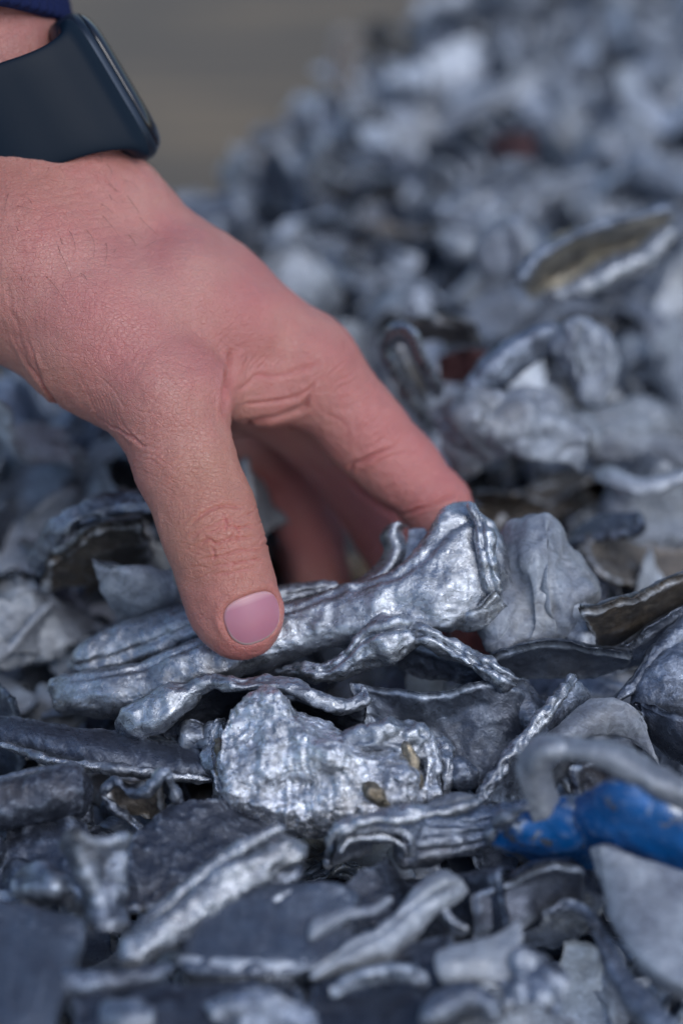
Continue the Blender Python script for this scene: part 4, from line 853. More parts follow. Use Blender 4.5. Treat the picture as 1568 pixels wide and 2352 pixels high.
blue = empty('blue_painted_scrap', Ph(1350, 1890, 1.4)); tag(blue, 'piece of scrap with chipped bright blue paint at the right frame edge', 'painted scrap')
sheet('tip', [[(1120, 1905, 1.2), (1165, 1862, 2.0), (1225, 1845, 2.3), (1290, 1832, 2.4), (1350, 1825, 2.4)], [(1122, 1925, 1.3), (1170, 1900, 2.2), (1235, 1890, 2.3), (1300, 1868, 2.5), (1350, 1850, 2.5)], [(1135, 1945, .9), (1190, 1945, 1.6), (1260, 1950, 1.7), (1320, 1940, 1.8), (1360, 1920, 2.0)], [(1160, 1960, .2), (1220, 1985, .1), (1280, 1995, .1), (1340, 1990, .2), (1380, 1980, .3)]], M_BLUE, .18, blue, crumple=.13, cs=1.3, seed=137, roll=1.5)
sheet('wide_end', [[(1330, 1850, 2.2), (1365, 1800, 3.2), (1440, 1795, 3.6), (1520, 1830, 3.4), (1680, 1880, 3.2)], [(1330, 1890, 2.4), (1375, 1850, 3.2), (1445, 1850, 3.5), (1525, 1880, 3.4), (1680, 1930, 3.2)], [(1345, 1945, 1.4), (1400, 1940, 2.2), (1460, 1950, 2.4), (1540, 1980, 2.3), (1680, 2030, 2.2)], [(1360, 1985, .4), (1420, 2010, .4), (1480, 2030, .4), (1550, 2060, .4), (1680, 2110, .4)]], M_BLUE, .18, blue, crumple=.13, cs=1.5, seed=139, roll=1.4)
blob('torn_rim', [(1112, 1925, 1.6, 1124, 1940, 1.4, .08), (1128, 1885, 2.1, 1150, 1900, 2.0, .13), (1165, 1860, 2.5, 1182, 1876, 2.4, .12), (1215, 1845, 2.7, 1222, 1858, 2.6, .1)], M_MID, blue, 'h', crumple=.08, cs=.3, fine=.04, seed=138, cap=.12)
hook = empty('hooked_scrap_ribbon', Ph(1350, 1730, 3.4)); tag(hook, 'pale blurry ribbon bent into a hook in front of the blue piece', 'metal scrap')
sheet('curl', [[(1225, 1885, 2.2), (1192, 1800, 2.9), (1190, 1735, 3.4), (1230, 1694, 3.8), (1300, 1692, 3.9)], [(1262, 1880, 2.3), (1232, 1800, 3.0), (1230, 1755, 3.6), (1256, 1722, 4.0), (1306, 1716, 4.0)], [(1292, 1862, 2.1), (1276, 1800, 2.7), (1268, 1770, 3.2), (1280, 1748, 3.6), (1312, 1738, 3.8)]], M_PALE, .2, hook, crumple=.04, seed=141)
sheet('tail', [[(1280, 1692, 3.9), (1370, 1700, 4.0), (1450, 1722, 3.9), (1520, 1765, 3.7), (1600, 1800, 3.6)], [(1290, 1716, 4.0), (1370, 1730, 4.1), (1440, 1756, 4.0), (1510, 1800, 3.8), (1600, 1835, 3.6)], [(1300, 1738, 3.8), (1370, 1756, 3.8), (1432, 1786, 3.7), (1500, 1830, 3.5), (1600, 1868, 3.4)]], M_PALE, .2, hook, crumple=.05, seed=143)
sheet('dropped_lip', [[(1500, 1790, 3.8), (1500, 1830, 3.3), (1530, 1868, 3.0), (1600, 1880, 3.0)], [(1478, 1800, 3.7), (1484, 1845, 3.2), (1516, 1890, 2.9), (1600, 1905, 2.9)]], M_PALE, .18, hook, crumple=.04, seed=145)
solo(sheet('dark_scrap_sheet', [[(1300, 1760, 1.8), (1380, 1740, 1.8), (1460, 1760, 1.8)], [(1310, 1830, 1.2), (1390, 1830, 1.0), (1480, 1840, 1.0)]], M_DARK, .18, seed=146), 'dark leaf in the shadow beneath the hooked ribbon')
pal = empty('pale_scrap_slab', Ph(1480, 2080, 2.0)); tag(pal, 'large pale matte triangular slab in the bottom right corner', 'metal scrap')
blob('slab', [(1350, 1948, 2.6, 1362, 1990, 2.5, .12), (1390, 1940, 2.7, 1400, 2080, 2.2, .28), (1440, 1962, 2.7, 1430, 2160, 2.0, .32), (1500, 1990, 2.6, 1480, 2230, 1.9, .34), (1570, 2020, 2.5, 1560, 2280, 1.8, .34), (1680, 2060, 2.4, 1680, 2320, 1.7, .3)], M_PALE, pal, 'h', crumple=.04, cs=1.5, fine=.01, seed=147, cap=.1, sq=9, m=140)
solo(sheet('scrap_strip', [[(1085, 2055, 1.6), (1150, 2030, 1.9), (1220, 1990, 2.1), (1290, 1978, 2.1), (1345, 1990, 1.9)], [(1085, 2075, 1.4), (1150, 2058, 1.6), (1220, 2020, 1.7), (1290, 2006, 1.7), (1345, 2012, 1.6)], [(1090, 2150, .6), (1160, 2150, .6), (1230, 2110, .7), (1290, 2080, .7), (1340, 2070, .7)]], M_DARK, .22, crumple=.06, seed=149, roll=1.8), 'dark curved strip with a bright top edge below the blue piece')
wd = empty('fan_shaped_scrap', Ph(1120, 2200, 1.6)); tag(wd, 'blue-grey wedge with a frayed end beside a crumpled fold, bottom right of centre', 'metal scrap')
sheet('wedge', [[(1005, 2190, 2.2), (1060, 2170, 2.3), (1130, 2150, 2.3), (1200, 2112, 2.2)], [(1000, 2225, 2.1), (1070, 2210, 2.3), (1130, 2200, 2.3), (1200, 2170, 2.1)], [(1010, 2262, 1.6), (1070, 2255, 1.8), (1120, 2260, 1.8), (1180, 2260, 1.7)]], M_BACK, .2, wd, crumple=.05, seed=151)
sheet('crumpled_fold', [[(1140, 2250, 2.0), (1200, 2180, 2.3), (1260, 2180, 2.2), (1310, 2230, 1.8)], [(1150, 2290, 1.8), (1190, 2250, 2.4), (1240, 2240, 2.2), (1300, 2280, 1.8)], [(1120, 2340, 1.4), (1180, 2310, 1.8), (1230, 2290, 2.2), (1280, 2330, 1.4)]], M_MID, .2, wd, crumple=.2, cs=.6, seed=153)
solo(blob('curved_scrap_ribbon', [(1250, 2090, 1.4, 1262, 2110, 1.3, .15), (1300, 2060, 1.6, 1310, 2100, 1.4, .25), (1360, 2090, 1.6, 1350, 2130, 1.4, .25), (1410, 2160, 1.6, 1370, 2190, 1.4, .28), (1450, 2240, 1.6, 1400, 2260, 1.5, .3), (1510, 2310, 1.7, 1460, 2340, 1.5, .3), (1580, 2380, 1.7, 1540, 2420, 1.5, .3)], M_MID, crumple=.08, seed=155, cap=.3, groove=[(80, 12, .4)]), 'curved ribbon sweeping down to the bottom edge beside the pale slab')
solo(blob('crumpled_scrap_piece', [(955, 2330, 2.2, 965, 2360, 2.1, .2), (1000, 2290, 2.4, 1020, 2350, 2.1, .3), (1060, 2260, 2.5, 1080, 2330, 2.1, .35), (1110, 2270, 2.4, 1120, 2340, 2.1, .3), (1150, 2300, 2.2, 1155, 2360, 2.0, .2)], M_MID, crumple=.1, seed=157, cap=.3), 'blurry knuckle-shaped piece at the bottom edge below the blue-grey wedge')
solo(sheet('broad_scrap_sheet', [[(720, 2260, 1.2), (820, 2200, 1.3), (920, 2170, 1.3), (1040, 2150, 1.0)], [(700, 2330, 1.2), (820, 2280, 1.4), (940, 2260, 1.4), (1040, 2240, 1.0)], [(700, 2430, 1.0), (820, 2420, 1.2), (940, 2420, 1.2), (1060, 2420, .8)]], M_DARK, .2, crumple=.14, cs=1.6, seed=159), 'broad dark sheet at the bottom edge below the twisted ribbon')
solo(blob('flat_scrap_slab', [(-140, 2100, 2.2, -120, 2480, 1.8, .3), (-20, 2085, 2.3, -40, 2480, 1.8, .35), (80, 2095, 2.3, 30, 2470, 1.8, .35), (160, 2120, 2.1, 90, 2430, 1.8, .3), (200, 2150, 1.9, 140, 2350, 1.7, .15)], M_STEEL, crumple=.08, cs=1.4, seed=161, cap=.15, sq=8, m=140), 'blurry grey slab filling the bottom left corner')
lowp = empty('folded_scrap_plate', Ph(420, 2300, 1.6)); tag(lowp, 'blurry plate with a rolled back edge along the bottom frame edge', 'metal scrap')
sheet('plate', [[(140, 2270, 1.6), (280, 2265, 1.7), (420, 2270, 1.8), (560, 2262, 1.8), (700, 2280, 1.6)], [(170, 2340, 1.6), (290, 2340, 1.7), (430, 2345, 1.8), (570, 2340, 1.8), (700, 2350, 1.6)], [(180, 2460, 1.4), (300, 2460, 1.5), (440, 2460, 1.6), (580, 2460, 1.6), (720, 2460, 1.4)]], M_DARK, .2, lowp, crumple=.14, cs=1.4, seed=163)
blob('rolled_edge', [(122, 2250, 2.0, 130, 2300, 1.8, .16), (150, 2225, 2.2, 165, 2290, 1.9, .28), (240, 2235, 2.2, 250, 2282, 1.9, .28), (330, 2225, 2.2, 340, 2266, 2.0, .25), (400, 2205, 2.2, 408, 2235, 2.1, .14)], M_MID, lowp, 'h', crumple=.08, seed=165, cap=.25)

solo(sheet('scrap_flake', [[(20, 2010, 1.0), (90, 1985, 1.5), (160, 2000, 1.5), (215, 2030, 1.0)], [(30, 2050, 1.2), (100, 2035, 1.8), (165, 2040, 1.7), (225, 2070, 1.2)], [(50, 2100, .6), (110, 2090, .8), (170, 2095, .8), (230, 2110, .6)]], M_STEEL, .18, crumple=.14, cs=.8, seed=167), 'creased grey flake above the bottom left corner slab')
solo(sheet('scrap_strip', [[(470, 2300, 2.2), (560, 2275, 2.6), (640, 2290, 2.5), (730, 2330, 2.2)], [(480, 2335, 2.0), (565, 2320, 2.3), (645, 2330, 2.2), (730, 2365, 2.0)], [(500, 2390, 1.2), (570, 2385, 1.4), (650, 2390, 1.4), (740, 2410, 1.2)]], M_MID, .18, crumple=.1, cs=.8, seed=168), 'arched grey strip at the bottom edge under the flat slab')
solo(sheet('scrap_strip', [[(760, 2262, 2.2), (830, 2230, 2.6), (900, 2215, 2.6), (985, 2228, 2.2)], [(765, 2292, 1.8), (835, 2268, 2.1), (905, 2256, 2.1), (990, 2262, 1.8)]], M_STEEL, .16, crumple=.12, cs=.7, seed=169, roll=1.6), 'narrow dark strip with worn edge on the broad sheet, bottom centre')
solo(sheet('scrap_flake', [[(235, 2310, 2.2), (290, 2296, 2.5), (350, 2318, 2.3)], [(230, 2350, 2.0), (290, 2340, 2.5), (355, 2352, 2.1)], [(240, 2390, 1.4), (300, 2388, 1.6), (360, 2392, 1.4)]], M_MID, .16, crumple=.14, cs=.7, seed=170), 'small bent flake at the bottom edge in front of the rolled back edge')

# ---- recognisable blurred pieces farther back
solo(blob('scrap_lump', [(1140, 1440, 2.4, 1150, 1490, 2.0, .3), (1160, 1250, 3.2, 1180, 1500, 1.6, .8), (1230, 1200, 3.4, 1260, 1490, 1.4, 1.0), (1300, 1250, 3.2, 1320, 1460, 1.6, .8), (1370, 1320, 2.8, 1365, 1400, 2.2, .3)], M_PALE, crumple=.2, cs=.9, seed=171, cap=.4, rid=.1, warp=.12, sq=2.6), 'pale mottled boulder-like lump right behind the held piece\'s tip')
lf = empty('folded_leaf_scrap', Ph(1370, 590, 1.4)); blob('top_rim', [(1185, 640, 4.8, 1192, 654, 4.6, .1), (1238, 574, 5.2, 1244, 592, 5.0, .16), (1340, 520, 5.4, 1344, 540, 5.2, .18), (1440, 490, 5.4, 1444, 510, 5.2, .18), (1540, 466, 5.4, 1542, 484, 5.2, .14)], M_MID, lf, 'h', crumple=.08, seed=172, cap=.2)
tag(lf, 'long boat-shaped folded leaf with a yellowish inside, upper right background', 'metal scrap')
sheet('yellow_inside', [[(1190, 652, 3.8), (1240, 588, 4.4), (1340, 535, 4.7), (1440, 505, 4.7), (1535, 480, 4.6)], [(1200, 668, 3.0), (1255, 630, 3.0), (1355, 585, 3.2), (1455, 550, 3.4), (1540, 510, 3.8)], [(1210, 688, 2.8), (1275, 660, 2.6), (1375, 622, 2.8), (1470, 582, 3.0), (1545, 535, 3.4)]], metal('yellowed_metal', light=(.46, .42, .34), dark=(.24, .225, .20), rough=.45, flake=.2, wamt=.0, wear=.2), .25, lf, crumple=.16, seed=173)
blob('front_fold', [(1240, 672, 3.6, 1250, 695, 3.2, .15), (1320, 640, 3.8, 1330, 680, 3.4, .25), (1400, 606, 4.0, 1410, 646, 3.4, .3), (1480, 562, 4.2, 1490, 610, 3.6, .3), (1545, 500, 4.6, 1555, 550, 4.0, .25)], M_SHINY, lf, 'h', crumple=.08, seed=175, cap=.4)
solo(sheet('looped_scrap_strip', [[(985, 970, 2.0), (930, 900, 3.2), (880, 800, 4.2), (895, 760, 5), (940, 765, 5), (975, 830, 4.2), (1010, 900, 3.0)], [(1000, 985, 1.4), (955, 905, 2.2), (905, 815, 3.2), (915, 780, 4.2), (945, 790, 4.2), (975, 850, 3.4), (1005, 915, 2.2)]], M_SHINY, .25, crumple=.05, seed=177), 'narrow looped strip with a brown inside, right of the index knuckle')
solo(sheet('brown_scrap_strip', [[(905, 790, 3.4), (930, 850, 3.0), (965, 930, 2.0)], [(930, 790, 3.2), (955, 850, 2.6), (985, 930, 1.6)]], M_BROWN, .25, crumple=.05, seed=178), 'brown strip lying inside the loop beside the index knuckle')
solo(sheet('crumpled_scrap_flake', [[(985, 940, 2.5), (1080, 900, 3.5), (1200, 900, 3.5), (1340, 960, 2.5)], [(1000, 1000, 2.5), (1100, 960, 3.6), (1220, 960, 3.2), (1350, 1010, 2.6)], [(1060, 1120, 1.0), (1150, 1060, 2.2), (1250, 1060, 2.4), (1330, 1080, 1.4)]], M_PALE, .3, crumple=.35, cs=1.3, seed=179), 'broad crumpled pale flake to the right of the index finger')
solo(sheet('arched_scrap_strip', [[(60, 1290, 1.0), (130, 1190, 2.4), (260, 1135, 3), (400, 1130, 3)], [(90, 1330, .8), (160, 1230, 2.2), (270, 1180, 2.8), (400, 1170, 2.8)]], M_MID, .3, crumple=.1, seed=181), 'blurry arched pale strip left of the thumb')
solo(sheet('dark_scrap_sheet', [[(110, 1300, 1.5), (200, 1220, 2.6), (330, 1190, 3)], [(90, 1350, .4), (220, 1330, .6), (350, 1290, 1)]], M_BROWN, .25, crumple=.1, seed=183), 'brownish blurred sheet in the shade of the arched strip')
solo(sheet('crumpled_scrap_flake', [[(210, 1290, 2.5), (300, 1300, 2.6), (400, 1310, 2.2)], [(240, 1350, 1.8), (320, 1360, 2.0), (410, 1360, 1.8)], [(270, 1420, .8), (340, 1425, 1.0), (420, 1410, 1.0)]], M_PALE, .25, crumple=.12, seed=185), 'blurred light flake touching the left side of the thumb tip')
solo(blob('crumpled_scrap_piece', [(1260, 790, 4.2, 1270, 840, 3.6, .3), (1310, 730, 5, 1330, 880, 3.2, .6), (1350, 740, 5, 1370, 910, 3.0, .6), (1370, 830, 4.2, 1340, 940, 3.0, .4)], M_PALE, crumple=.2, cs=.9, seed=187, cap=.4), 'bright blurred crumple below the boat-shaped leaf, right of the index finger')
solo(blob('scrap_strip', [(1060, 890, 3.6, 1075, 915, 3.2, .2), (1130, 820, 4.2, 1160, 880, 3.4, .3), (1210, 760, 4.6, 1240, 820, 3.8, .3), (1280, 735, 4.8, 1290, 760, 4.4, .2)], M_MID, crumple=.08, seed=189, cap=.3), 'grey straight strip slanting up beside the bright blurred crumple')
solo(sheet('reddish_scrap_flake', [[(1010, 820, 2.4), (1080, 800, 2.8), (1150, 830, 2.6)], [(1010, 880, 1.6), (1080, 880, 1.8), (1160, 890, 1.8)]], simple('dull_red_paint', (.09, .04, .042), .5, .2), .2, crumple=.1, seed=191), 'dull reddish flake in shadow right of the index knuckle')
solo(sheet('brown_scrap_sheet', [[(930, 740, 3.0), (1010, 730, 3.4), (1090, 745, 3.2)], [(950, 790, 2.0), (1020, 785, 2.2), (1110, 790, 2.0)]], M_BROWN, .25, crumple=.1, seed=193), 'dark brown sheet with a pinkish rim above the index knuckle loop')
solo(blob('scrap_lump', [(1120, 600, 4.4, 1110, 650, 3.8, .3), (1150, 500, 5.2, 1150, 640, 3.8, .7), (1200, 490, 5.2, 1210, 640, 3.8, .7), (1240, 570, 4.6, 1230, 620, 4.0, .3)], M_PALE, crumple=.12, seed=195, cap=.5), 'pale blurred mound-shaped lump left of the boat-shaped leaf')
solo(sheet('reddish_scrap_flake', [[(1130, 320, 3.0), (1180, 300, 3.4), (1230, 320, 3.0)], [(1130, 365, 2.0), (1180, 360, 2.4), (1230, 370, 2.0)]], simple('faded_red_paint', (.13, .07, .075), .5, .2), .2, crumple=.1, seed=197), 'faint reddish flake far back in the heap, upper right')

# ---------------------------------------------------------------- the rest of the heap: prototypes and copies
def bend(Pt, s0, d, ang, r):
    """fold the part of Pt (x, y, z; flat sheet in x, y) beyond the line through s0 across direction d"""
    d = np.array([math.cos(d), math.sin(d)]); s = Pt[..., 0] * d[0] + Pt[..., 1] * d[1] - s0
    L = r * abs(ang); ph = np.clip(s, 0, L) / r; sg = np.sign(ang); z = Pt[..., 2] * sg
    ns = np.where(s > 0, (r - z) * np.sin(ph) + np.maximum(s - L, 0) * np.cos(ph), s)
    nz = np.where(s > 0, r - (r - z) * np.cos(ph) + np.maximum(s - L, 0) * np.sin(ph), z)
    out = Pt.copy(); out[..., 0] += (ns - s) * d[0]; out[..., 1] += (ns - s) * d[1]; out[..., 2] = nz * sg
    return out

def flat_grid(rng, L, W, nu, nv, rough):
    u = np.linspace(-1, 1, nu)[:, None] * np.ones((1, nv)); v = np.linspace(-1, 1, nv)[None] * np.ones((nu, 1))
    sd = rng.randrange(9999)
    k = rng.uniform(.05, .45)
    x = u * np.sqrt(1 - k * v * v * .5) * W / 2; y = v * np.sqrt(1 - k * u * u * .5) * L / 2
    G = np.stack([x, y, x * 0], -1)
    sh = rng.uniform(-.5, .5); G[..., 0] += sh * W * .4 * v; G[..., 0] *= 1 + rng.uniform(-.35, .35) * v
    e = np.maximum(abs(u), abs(v)) ** 2
    G[..., 0] += e * rough * fbm(G, 1.3, sd, 3); G[..., 1] += e * rough * fbm(G, 1.3, sd + 5, 3)
    return G, sd

def proto_mesh(kind, seed, q=1.0):
    rng = random.Random(seed)
    if kind == 'lump':
        nu, nv = int(40 * q), int(56 * q)
        th = np.linspace(.02, math.pi - .02, nu)[:, None]; ph = np.linspace(0, 2 * math.pi, nv, endpoint=False)[None]
        D = np.stack([np.sin(th) * np.cos(ph), np.cos(th) + 0 * ph, np.sin(th) * np.sin(ph)], -1)
        D = np.sign(D) * np.abs(D) ** .85
        G = D * np.array([rng.uniform(.7, 1.1), rng.uniform(1.1, 1.9), rng.uniform(.45, .8)])
        G = G + D * (.28 * fbm(G, 1.2, seed, 3) - .22 * np.abs(vnoise(G, .8, seed + 3)) + .05 * ridged(G, .35, seed + 8, 3))[..., None]
        G = bend(G, rng.uniform(-.3, .3), math.pi / 2, rng.uniform(-.9, .9), .9)
        return G.reshape(-1, 3), grid_faces(nu, nv, closed_v=True, flip=True)
    if kind == 'flake': L, W = rng.uniform(2.8, 4.6), rng.uniform(1.7, 2.9); nu, nv = 40, 58
    elif kind == 'strip': L, W = rng.uniform(4.4, 7.4), rng.uniform(.9, 1.9); nu, nv = 28, 90
    else: L, W = rng.uniform(2.8, 4.6), rng.uniform(2.6, 3.6); nu, nv = 60, 56
    nu, nv = max(9, int(nu * q)), max(9, int(nv * q))
    G, sd = flat_grid(rng, L, W, nu, nv, .2)
    if kind == 'flake':
        G = bend(G, rng.uniform(.2, .6) * W / 2, rng.uniform(-.4, .4), rng.uniform(.7, 2.7) * rng.choice((-1, 1)), rng.uniform(.12, .35))
        G = bend(G, rng.uniform(-.5, .5), math.pi / 2 + rng.uniform(-.6, .6), rng.uniform(.2, 1.2) * rng.choice((-1, 1)), rng.uniform(.6, 1.8))
        if rng.random() < .6: G = bend(G, rng.uniform(.3, .6) * L / 2, -math.pi / 2 + rng.uniform(-.5, .5), rng.uniform(.5, 2.4) * rng.choice((-1, 1)), rng.uniform(.12, .4))
    elif kind == 'strip':
        G = bend(G, rng.uniform(0, .3) * L / 2, math.pi / 2 + rng.uniform(-.3, .3), rng.uniform(.3, 1.9) * rng.choice((-1, 1)), rng.uniform(.3, 1.5))
        G = bend(G, rng.uniform(.1, .5) * L / 2, -math.pi / 2 + rng.uniform(-.3, .3), rng.uniform(.3, 1.6) * rng.choice((-1, 1)), rng.uniform(.3, 1.5))
        if rng.random() < .6: G = bend(G, .02, 0, rng.uniform(.6, 2.4), .15)
        tw = rng.uniform(-.35, .35) * G[..., 1]; x, z = G[..., 0].copy(), G[..., 2].copy()
        G[..., 0] = x * np.cos(tw) - z * np.sin(tw); G[..., 2] = x * np.sin(tw) + z * np.cos(tw)
    else:
        G = bend(G, .1, 0, rng.uniform(2.2, 3.6), rng.uniform(.22, .4)); G = bend(G, .15, math.pi, rng.uniform(1.2, 2.8), rng.uniform(.25, .5))
        G = bend(G, 0, math.pi / 2, rng.uniform(-.6, .6), 1.5)
    return sheet_verts(G, rng.uniform(.11, .2), crumple=rng.uniform(.04, .11), cs=rng.uniform(.9, 1.8), fine=.028, jag=.09, seed=sd, roll=rng.uniform(1.2, 1.7))

KN = {'flake': 'scrap_flake', 'strip': 'scrap_strip', 'roll': 'scrap_roll', 'lump': 'scrap_lump'}
PROTO = []
for kind, cnt in (('flake', 16), ('strip', 15), ('roll', 6), ('lump', 3)):
    for i in range(cnt):
        V, F = proto_mesh(kind, 500 + 31 * i + len(kind))
        V = V - V.mean(0)
        o = mesh_from(KN[kind], V, F, M_BACK, origin=np.zeros(3)); PROTO.append([kind, o, False, (V.max(0) - V.min(0))])
        if kind == 'lump':
            import bmesh
            bm = bmesh.new(); bm.from_mesh(o.data); bmesh.ops.holes_fill(bm, edges=[e for e in bm.edges if e.is_boundary], sides=0)
            bmesh.ops.recalc_face_normals(bm, faces=bm.faces); bm.to_mesh(o.data); bm.free()

def project(P):
    r = np.asarray(P) - C_; z = r @ F_; return CX + (r @ R_) / z * FP, CY - (r @ U_) / z * FP, z

def region(x, y):
    """where in the heap, told by what one can find in the picture"""
    if y > 2080: return 'along the bottom edge' + (' at left' if x < 520 else ' at right' if x > 1050 else '')
    if y > 1780: return 'beneath the diagonal bar' if x < 620 else 'beneath the rolled strip' if x < 1080 else 'beneath the blue piece'
    if y > 1520: return 'below the left end of the gripped piece' if x < 480 else 'under the bright nugget' if x < 1060 else 'under the leaning strip'
    if y > 1300: return 'left of the thumb tip' if x < 480 else 'under the gripped piece' if x < 1130 else 'beside the brown-faced strip'
    if y > 1000: return 'behind the thumb, left edge' if x < 480 else 'seen between thumb and fingers' if x < 840 else 'behind the upturned end' if x < 1260 else 'above the brown-faced strip'
    if y > 760: return 'below the wrist at left edge' if x < 500 else 'right of the index finger' if x < 1230 else 'right edge, beside the index finger'
    if y > 520: return 'above the index knuckle' if x < 1000 else 'around the boat-shaped leaf' if x < 1330 else 'right edge below the boat-shaped leaf'
    if y > 260: return 'near the far left rim' if x < 760 else 'upper middle of the heap' if x < 1130 else 'upper right, above the boat-shaped leaf'
    return 'at the far rim' if x < 1130 else 'top right corner of the heap'

rng = random.Random(21)
TONES = [('silver', M_BACK, .60), ('pale', M_PALE, .20), ('dark', M_STEEL, .11), ('brownish', M_BROWN, .06), ('bright', M_SHINY, .03)]
placed = []
cands = []
Y = 33.0
while Y < 108:
    step = (1.95 if Y < 47 else 1.9)
    x = -26 + rng.uniform(0, step)
    while x < 26:
        cands.append((x + rng.uniform(-.7, .7), Y + rng.uniform(-.6, .6))); x += step
    Y += step * .92
spots = []
for (X, Yy) in cands:
    hh = float(heap_h(np.array(X), np.array(Yy)))
    if hh < -1.4: continue
    px, py, z = project([X, Yy, hh])
    if not (-130 < px < 1700 and -120 < py < 2420): continue
    # hidden behind hand and watch: the photo shows nothing of them
    hand_edge_hi = 330 + (px - 250) * .86; hand_edge_lo = 860 + (px - 30) * .9
    if px < 780 and hand_edge_hi + 130 < py < min(hand_edge_lo, 880 if px > 250 else 9e9) - 110: continue
    front = py > 1440 and not (py > 1440 and px > 1700)
    spots.append((X, Yy, hh, px, py, z, front))

recs = []
for (X, Yy, hh, px, py, z, front) in spots:
    if front:
        if rng.random() < (.25 if py > 2040 else .5): continue
        zz = rng.uniform(-1.7, -.9) - 0; s = rng.uniform(.65, .95); tilt = rng.uniform(0, .6)
        if py > 2040:
            if px < 240 or (230 < px < 760 and py < 2250) or (px > 1330 and py < 2330): continue
            zz += 1.7; tilt += .35; s *= .8
    else:
        zz = hh + rng.uniform(-1.1, .6); s = (rng.uniform(.75, 1.15) if py > 900 else rng.uniform(.65, .95) if py > 520 else rng.uniform(.5, .75)); tilt = abs(rng.gauss(.8, .4))
        if 500 < px < 1180 and 1060 < py < 1500: zz -= 2.0       # pushed down by the fingers
        # keep the recognisable background pieces in the open
        for (cx, cy, rx, ry) in ((1360, 600, 190, 80), (950, 860, 70, 110), (1160, 1000, 170, 90), (1250, 1340, 110, 130), (1450, 1420, 130, 70), (240, 1250, 150, 90), (1320, 830, 70, 90), (1170, 570, 70, 70), (1160, 820, 110, 70), (1180, 340, 50, 40), (310, 1350, 90, 60)):
            if abs(px - cx) < rx and -ry < py - cy < ry + 60: zz -= .9 if py > cy - 10 else .4; s *= .85
    if 540 < px < 1010 and 1150 < py < 1540: continue      # the fingers stand here
    kind = rng.choices(('flake', 'strip', 'roll', 'lump'), (.36, .55, .08, .01))[0]
    pr = rng.choice([p for p in PROTO if p[0] == kind])
    tone, mat, _ = rng.choices(TONES, [t[2] for t in TONES])[0]
    if front and tone in ('pale', 'bright', 'silver'): tone, mat = rng.choice((('dark', M_DARK), ('dark', M_STEEL), ('grey', M_MID)))  # front pieces get darker metals: the foreground shade is put into their colour
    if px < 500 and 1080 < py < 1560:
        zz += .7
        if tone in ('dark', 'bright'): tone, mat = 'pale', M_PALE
    az = rng.uniform(0, 2 * math.pi)
    yaw = rng.gauss(-.95, .5) if rng.random() < .75 else rng.uniform(0, 6.28)
    axv = Vector((math.cos(az), math.sin(az), 0))
    M = Matrix.Rotation(tilt, 4, axv) @ Matrix.Rotation(yaw, 4, 'Z') @ Matrix.Rotation(rng.choice((0, math.pi)) + rng.gauss(0, .3), 4, 'Y')
    recs.append((px, py, kind, pr, tone, mat, M, s, (X, Yy, zz), front))
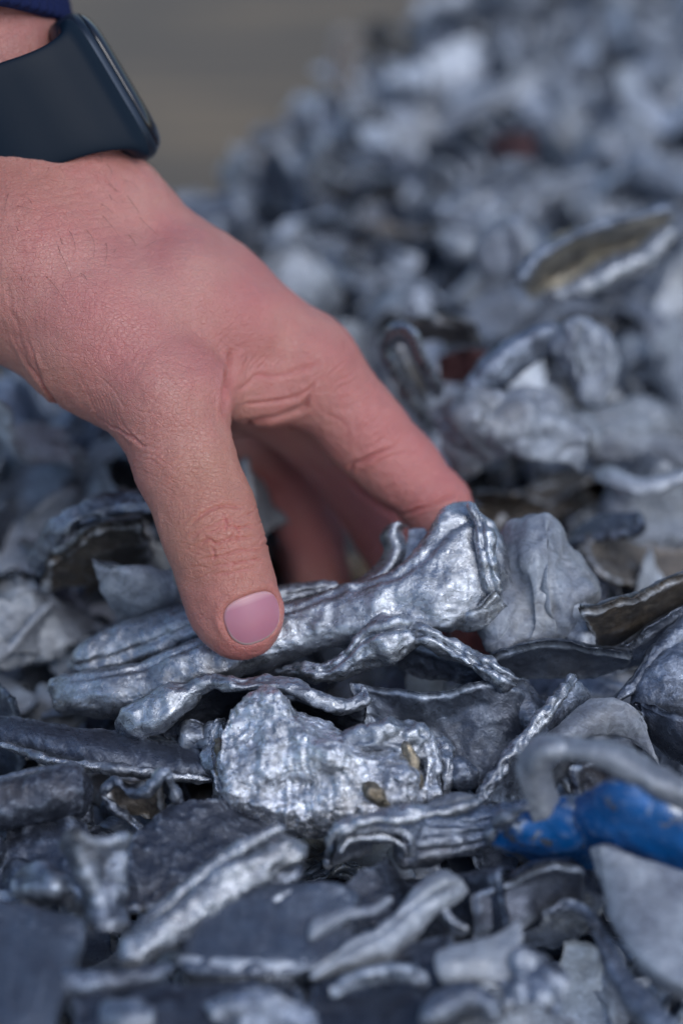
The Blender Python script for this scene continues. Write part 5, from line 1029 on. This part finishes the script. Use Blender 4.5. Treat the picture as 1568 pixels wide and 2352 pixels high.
# number of a look in a region -> ordinal words so that each label names one piece
cells = {}
for r in recs: cells.setdefault((region(r[0], r[1]), r[2], r[4]), []).append(r)
ORD = ['leftmost', 'second from left', 'third from left', 'fourth from left', 'fifth from left', 'sixth from left', 'seventh from left', 'eighth from left', 'ninth from left', 'tenth from left']
SHP = {'flake': 'folded flake', 'strip': 'bent strip', 'roll': 'curled roll', 'lump': 'rounded lump'}
for (reg, kind, tone), L in cells.items():
    L.sort(key=lambda r: r[0])
    for i, (px, py, kd, pr, tn, mat, M, s, loc, front) in enumerate(L):
        src = pr[1]
        if not pr[2]: o = src; pr[2] = True
        else: o = src.copy(); COL.objects.link(o)
        o.matrix_world = Matrix.Translation(Vector(loc) * .01) @ M @ Matrix.Scale(s, 4)
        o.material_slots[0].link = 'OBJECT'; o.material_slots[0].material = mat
        o['category'] = 'metal scrap'; o['group'] = 'metal scrap pieces in the heap'
        o['label'] = f"{tone} {SHP[kd]} {reg}" + (f", {ORD[min(i, 9)]} such" if len(L) > 1 else '')
for p in PROTO:
    if not p[2]: bpy.data.objects.remove(p[1])
print('FILL', len(recs))

# ---- the small pieces packed between and under them: too many to count, one mass
def packed():
    rng = random.Random(77)
    lows = []
    for kind, cnt in (('flake', 8), ('strip', 8), ('roll', 2)):
        for i in range(cnt):
            V, F = proto_mesh(kind, 900 + 13 * i + len(kind), .42); lows.append((V - V.mean(0), F))
    VV, FF, off, mi = [], [], 0, []
    Y = 33.0
    while Y < 112:
        x = -34 + rng.uniform(0, 1)
        while x < 34:
            X, Yy = x + rng.uniform(-.5, .5), Y + rng.uniform(-.5, .5); x += 1.35 if Y < 58 else 1.05
            hh = float(heap_h(np.array(X), np.array(Yy))); px, py, z = project([X, Yy, hh])
            if hh < -9 or not (-500 < px < 2300 and -160 < py < 2500): continue
            front = py > 1400
            gap = 480 < px < 1180 and py > 1040
            zz = hh + (rng.uniform(-2.6, -1.7) if front or gap else rng.uniform(-1.7, -.3)) - (.5 if hh < -.2 else 0)
            if 540 < px < 1010 and 1130 < py < 1500: zz -= .5
            V, F = rng.choice(lows); s = rng.uniform(.5, .85) if py > 900 else rng.uniform(.35, .6)
            M = (Matrix.Rotation(abs(rng.gauss(0, .7)), 3, Vector((math.cos(a := rng.uniform(0, 6.28)), math.sin(a), 0))) @ Matrix.Rotation(rng.uniform(0, 6.28), 3, 'Z'))
            VV.append(V @ np.array(M).T * s + np.array([X, Yy, zz])); FF.append(F + off); off += len(V); mi += [rng.choices((0, 1, 2, 3), (.5, .2, .22, .08))[0]] * len(F)
        Y += 1.3 if Y < 58 else 1.05
    o = mesh_from('small_scrap', np.concatenate(VV), np.concatenate(FF), M_BACK, origin=np.array([0, 60, 0.]))
    for m in (M_PALE, M_STEEL, M_BROWN): o.data.materials.append(m)
    o.data.polygons.foreach_set('material_index', np.array(mi[:len(o.data.polygons)], np.int32)); o.data.update()
    tag(o, 'mass of small scrap packed between and under the larger pieces', 'scrap', kind='stuff')
packed()
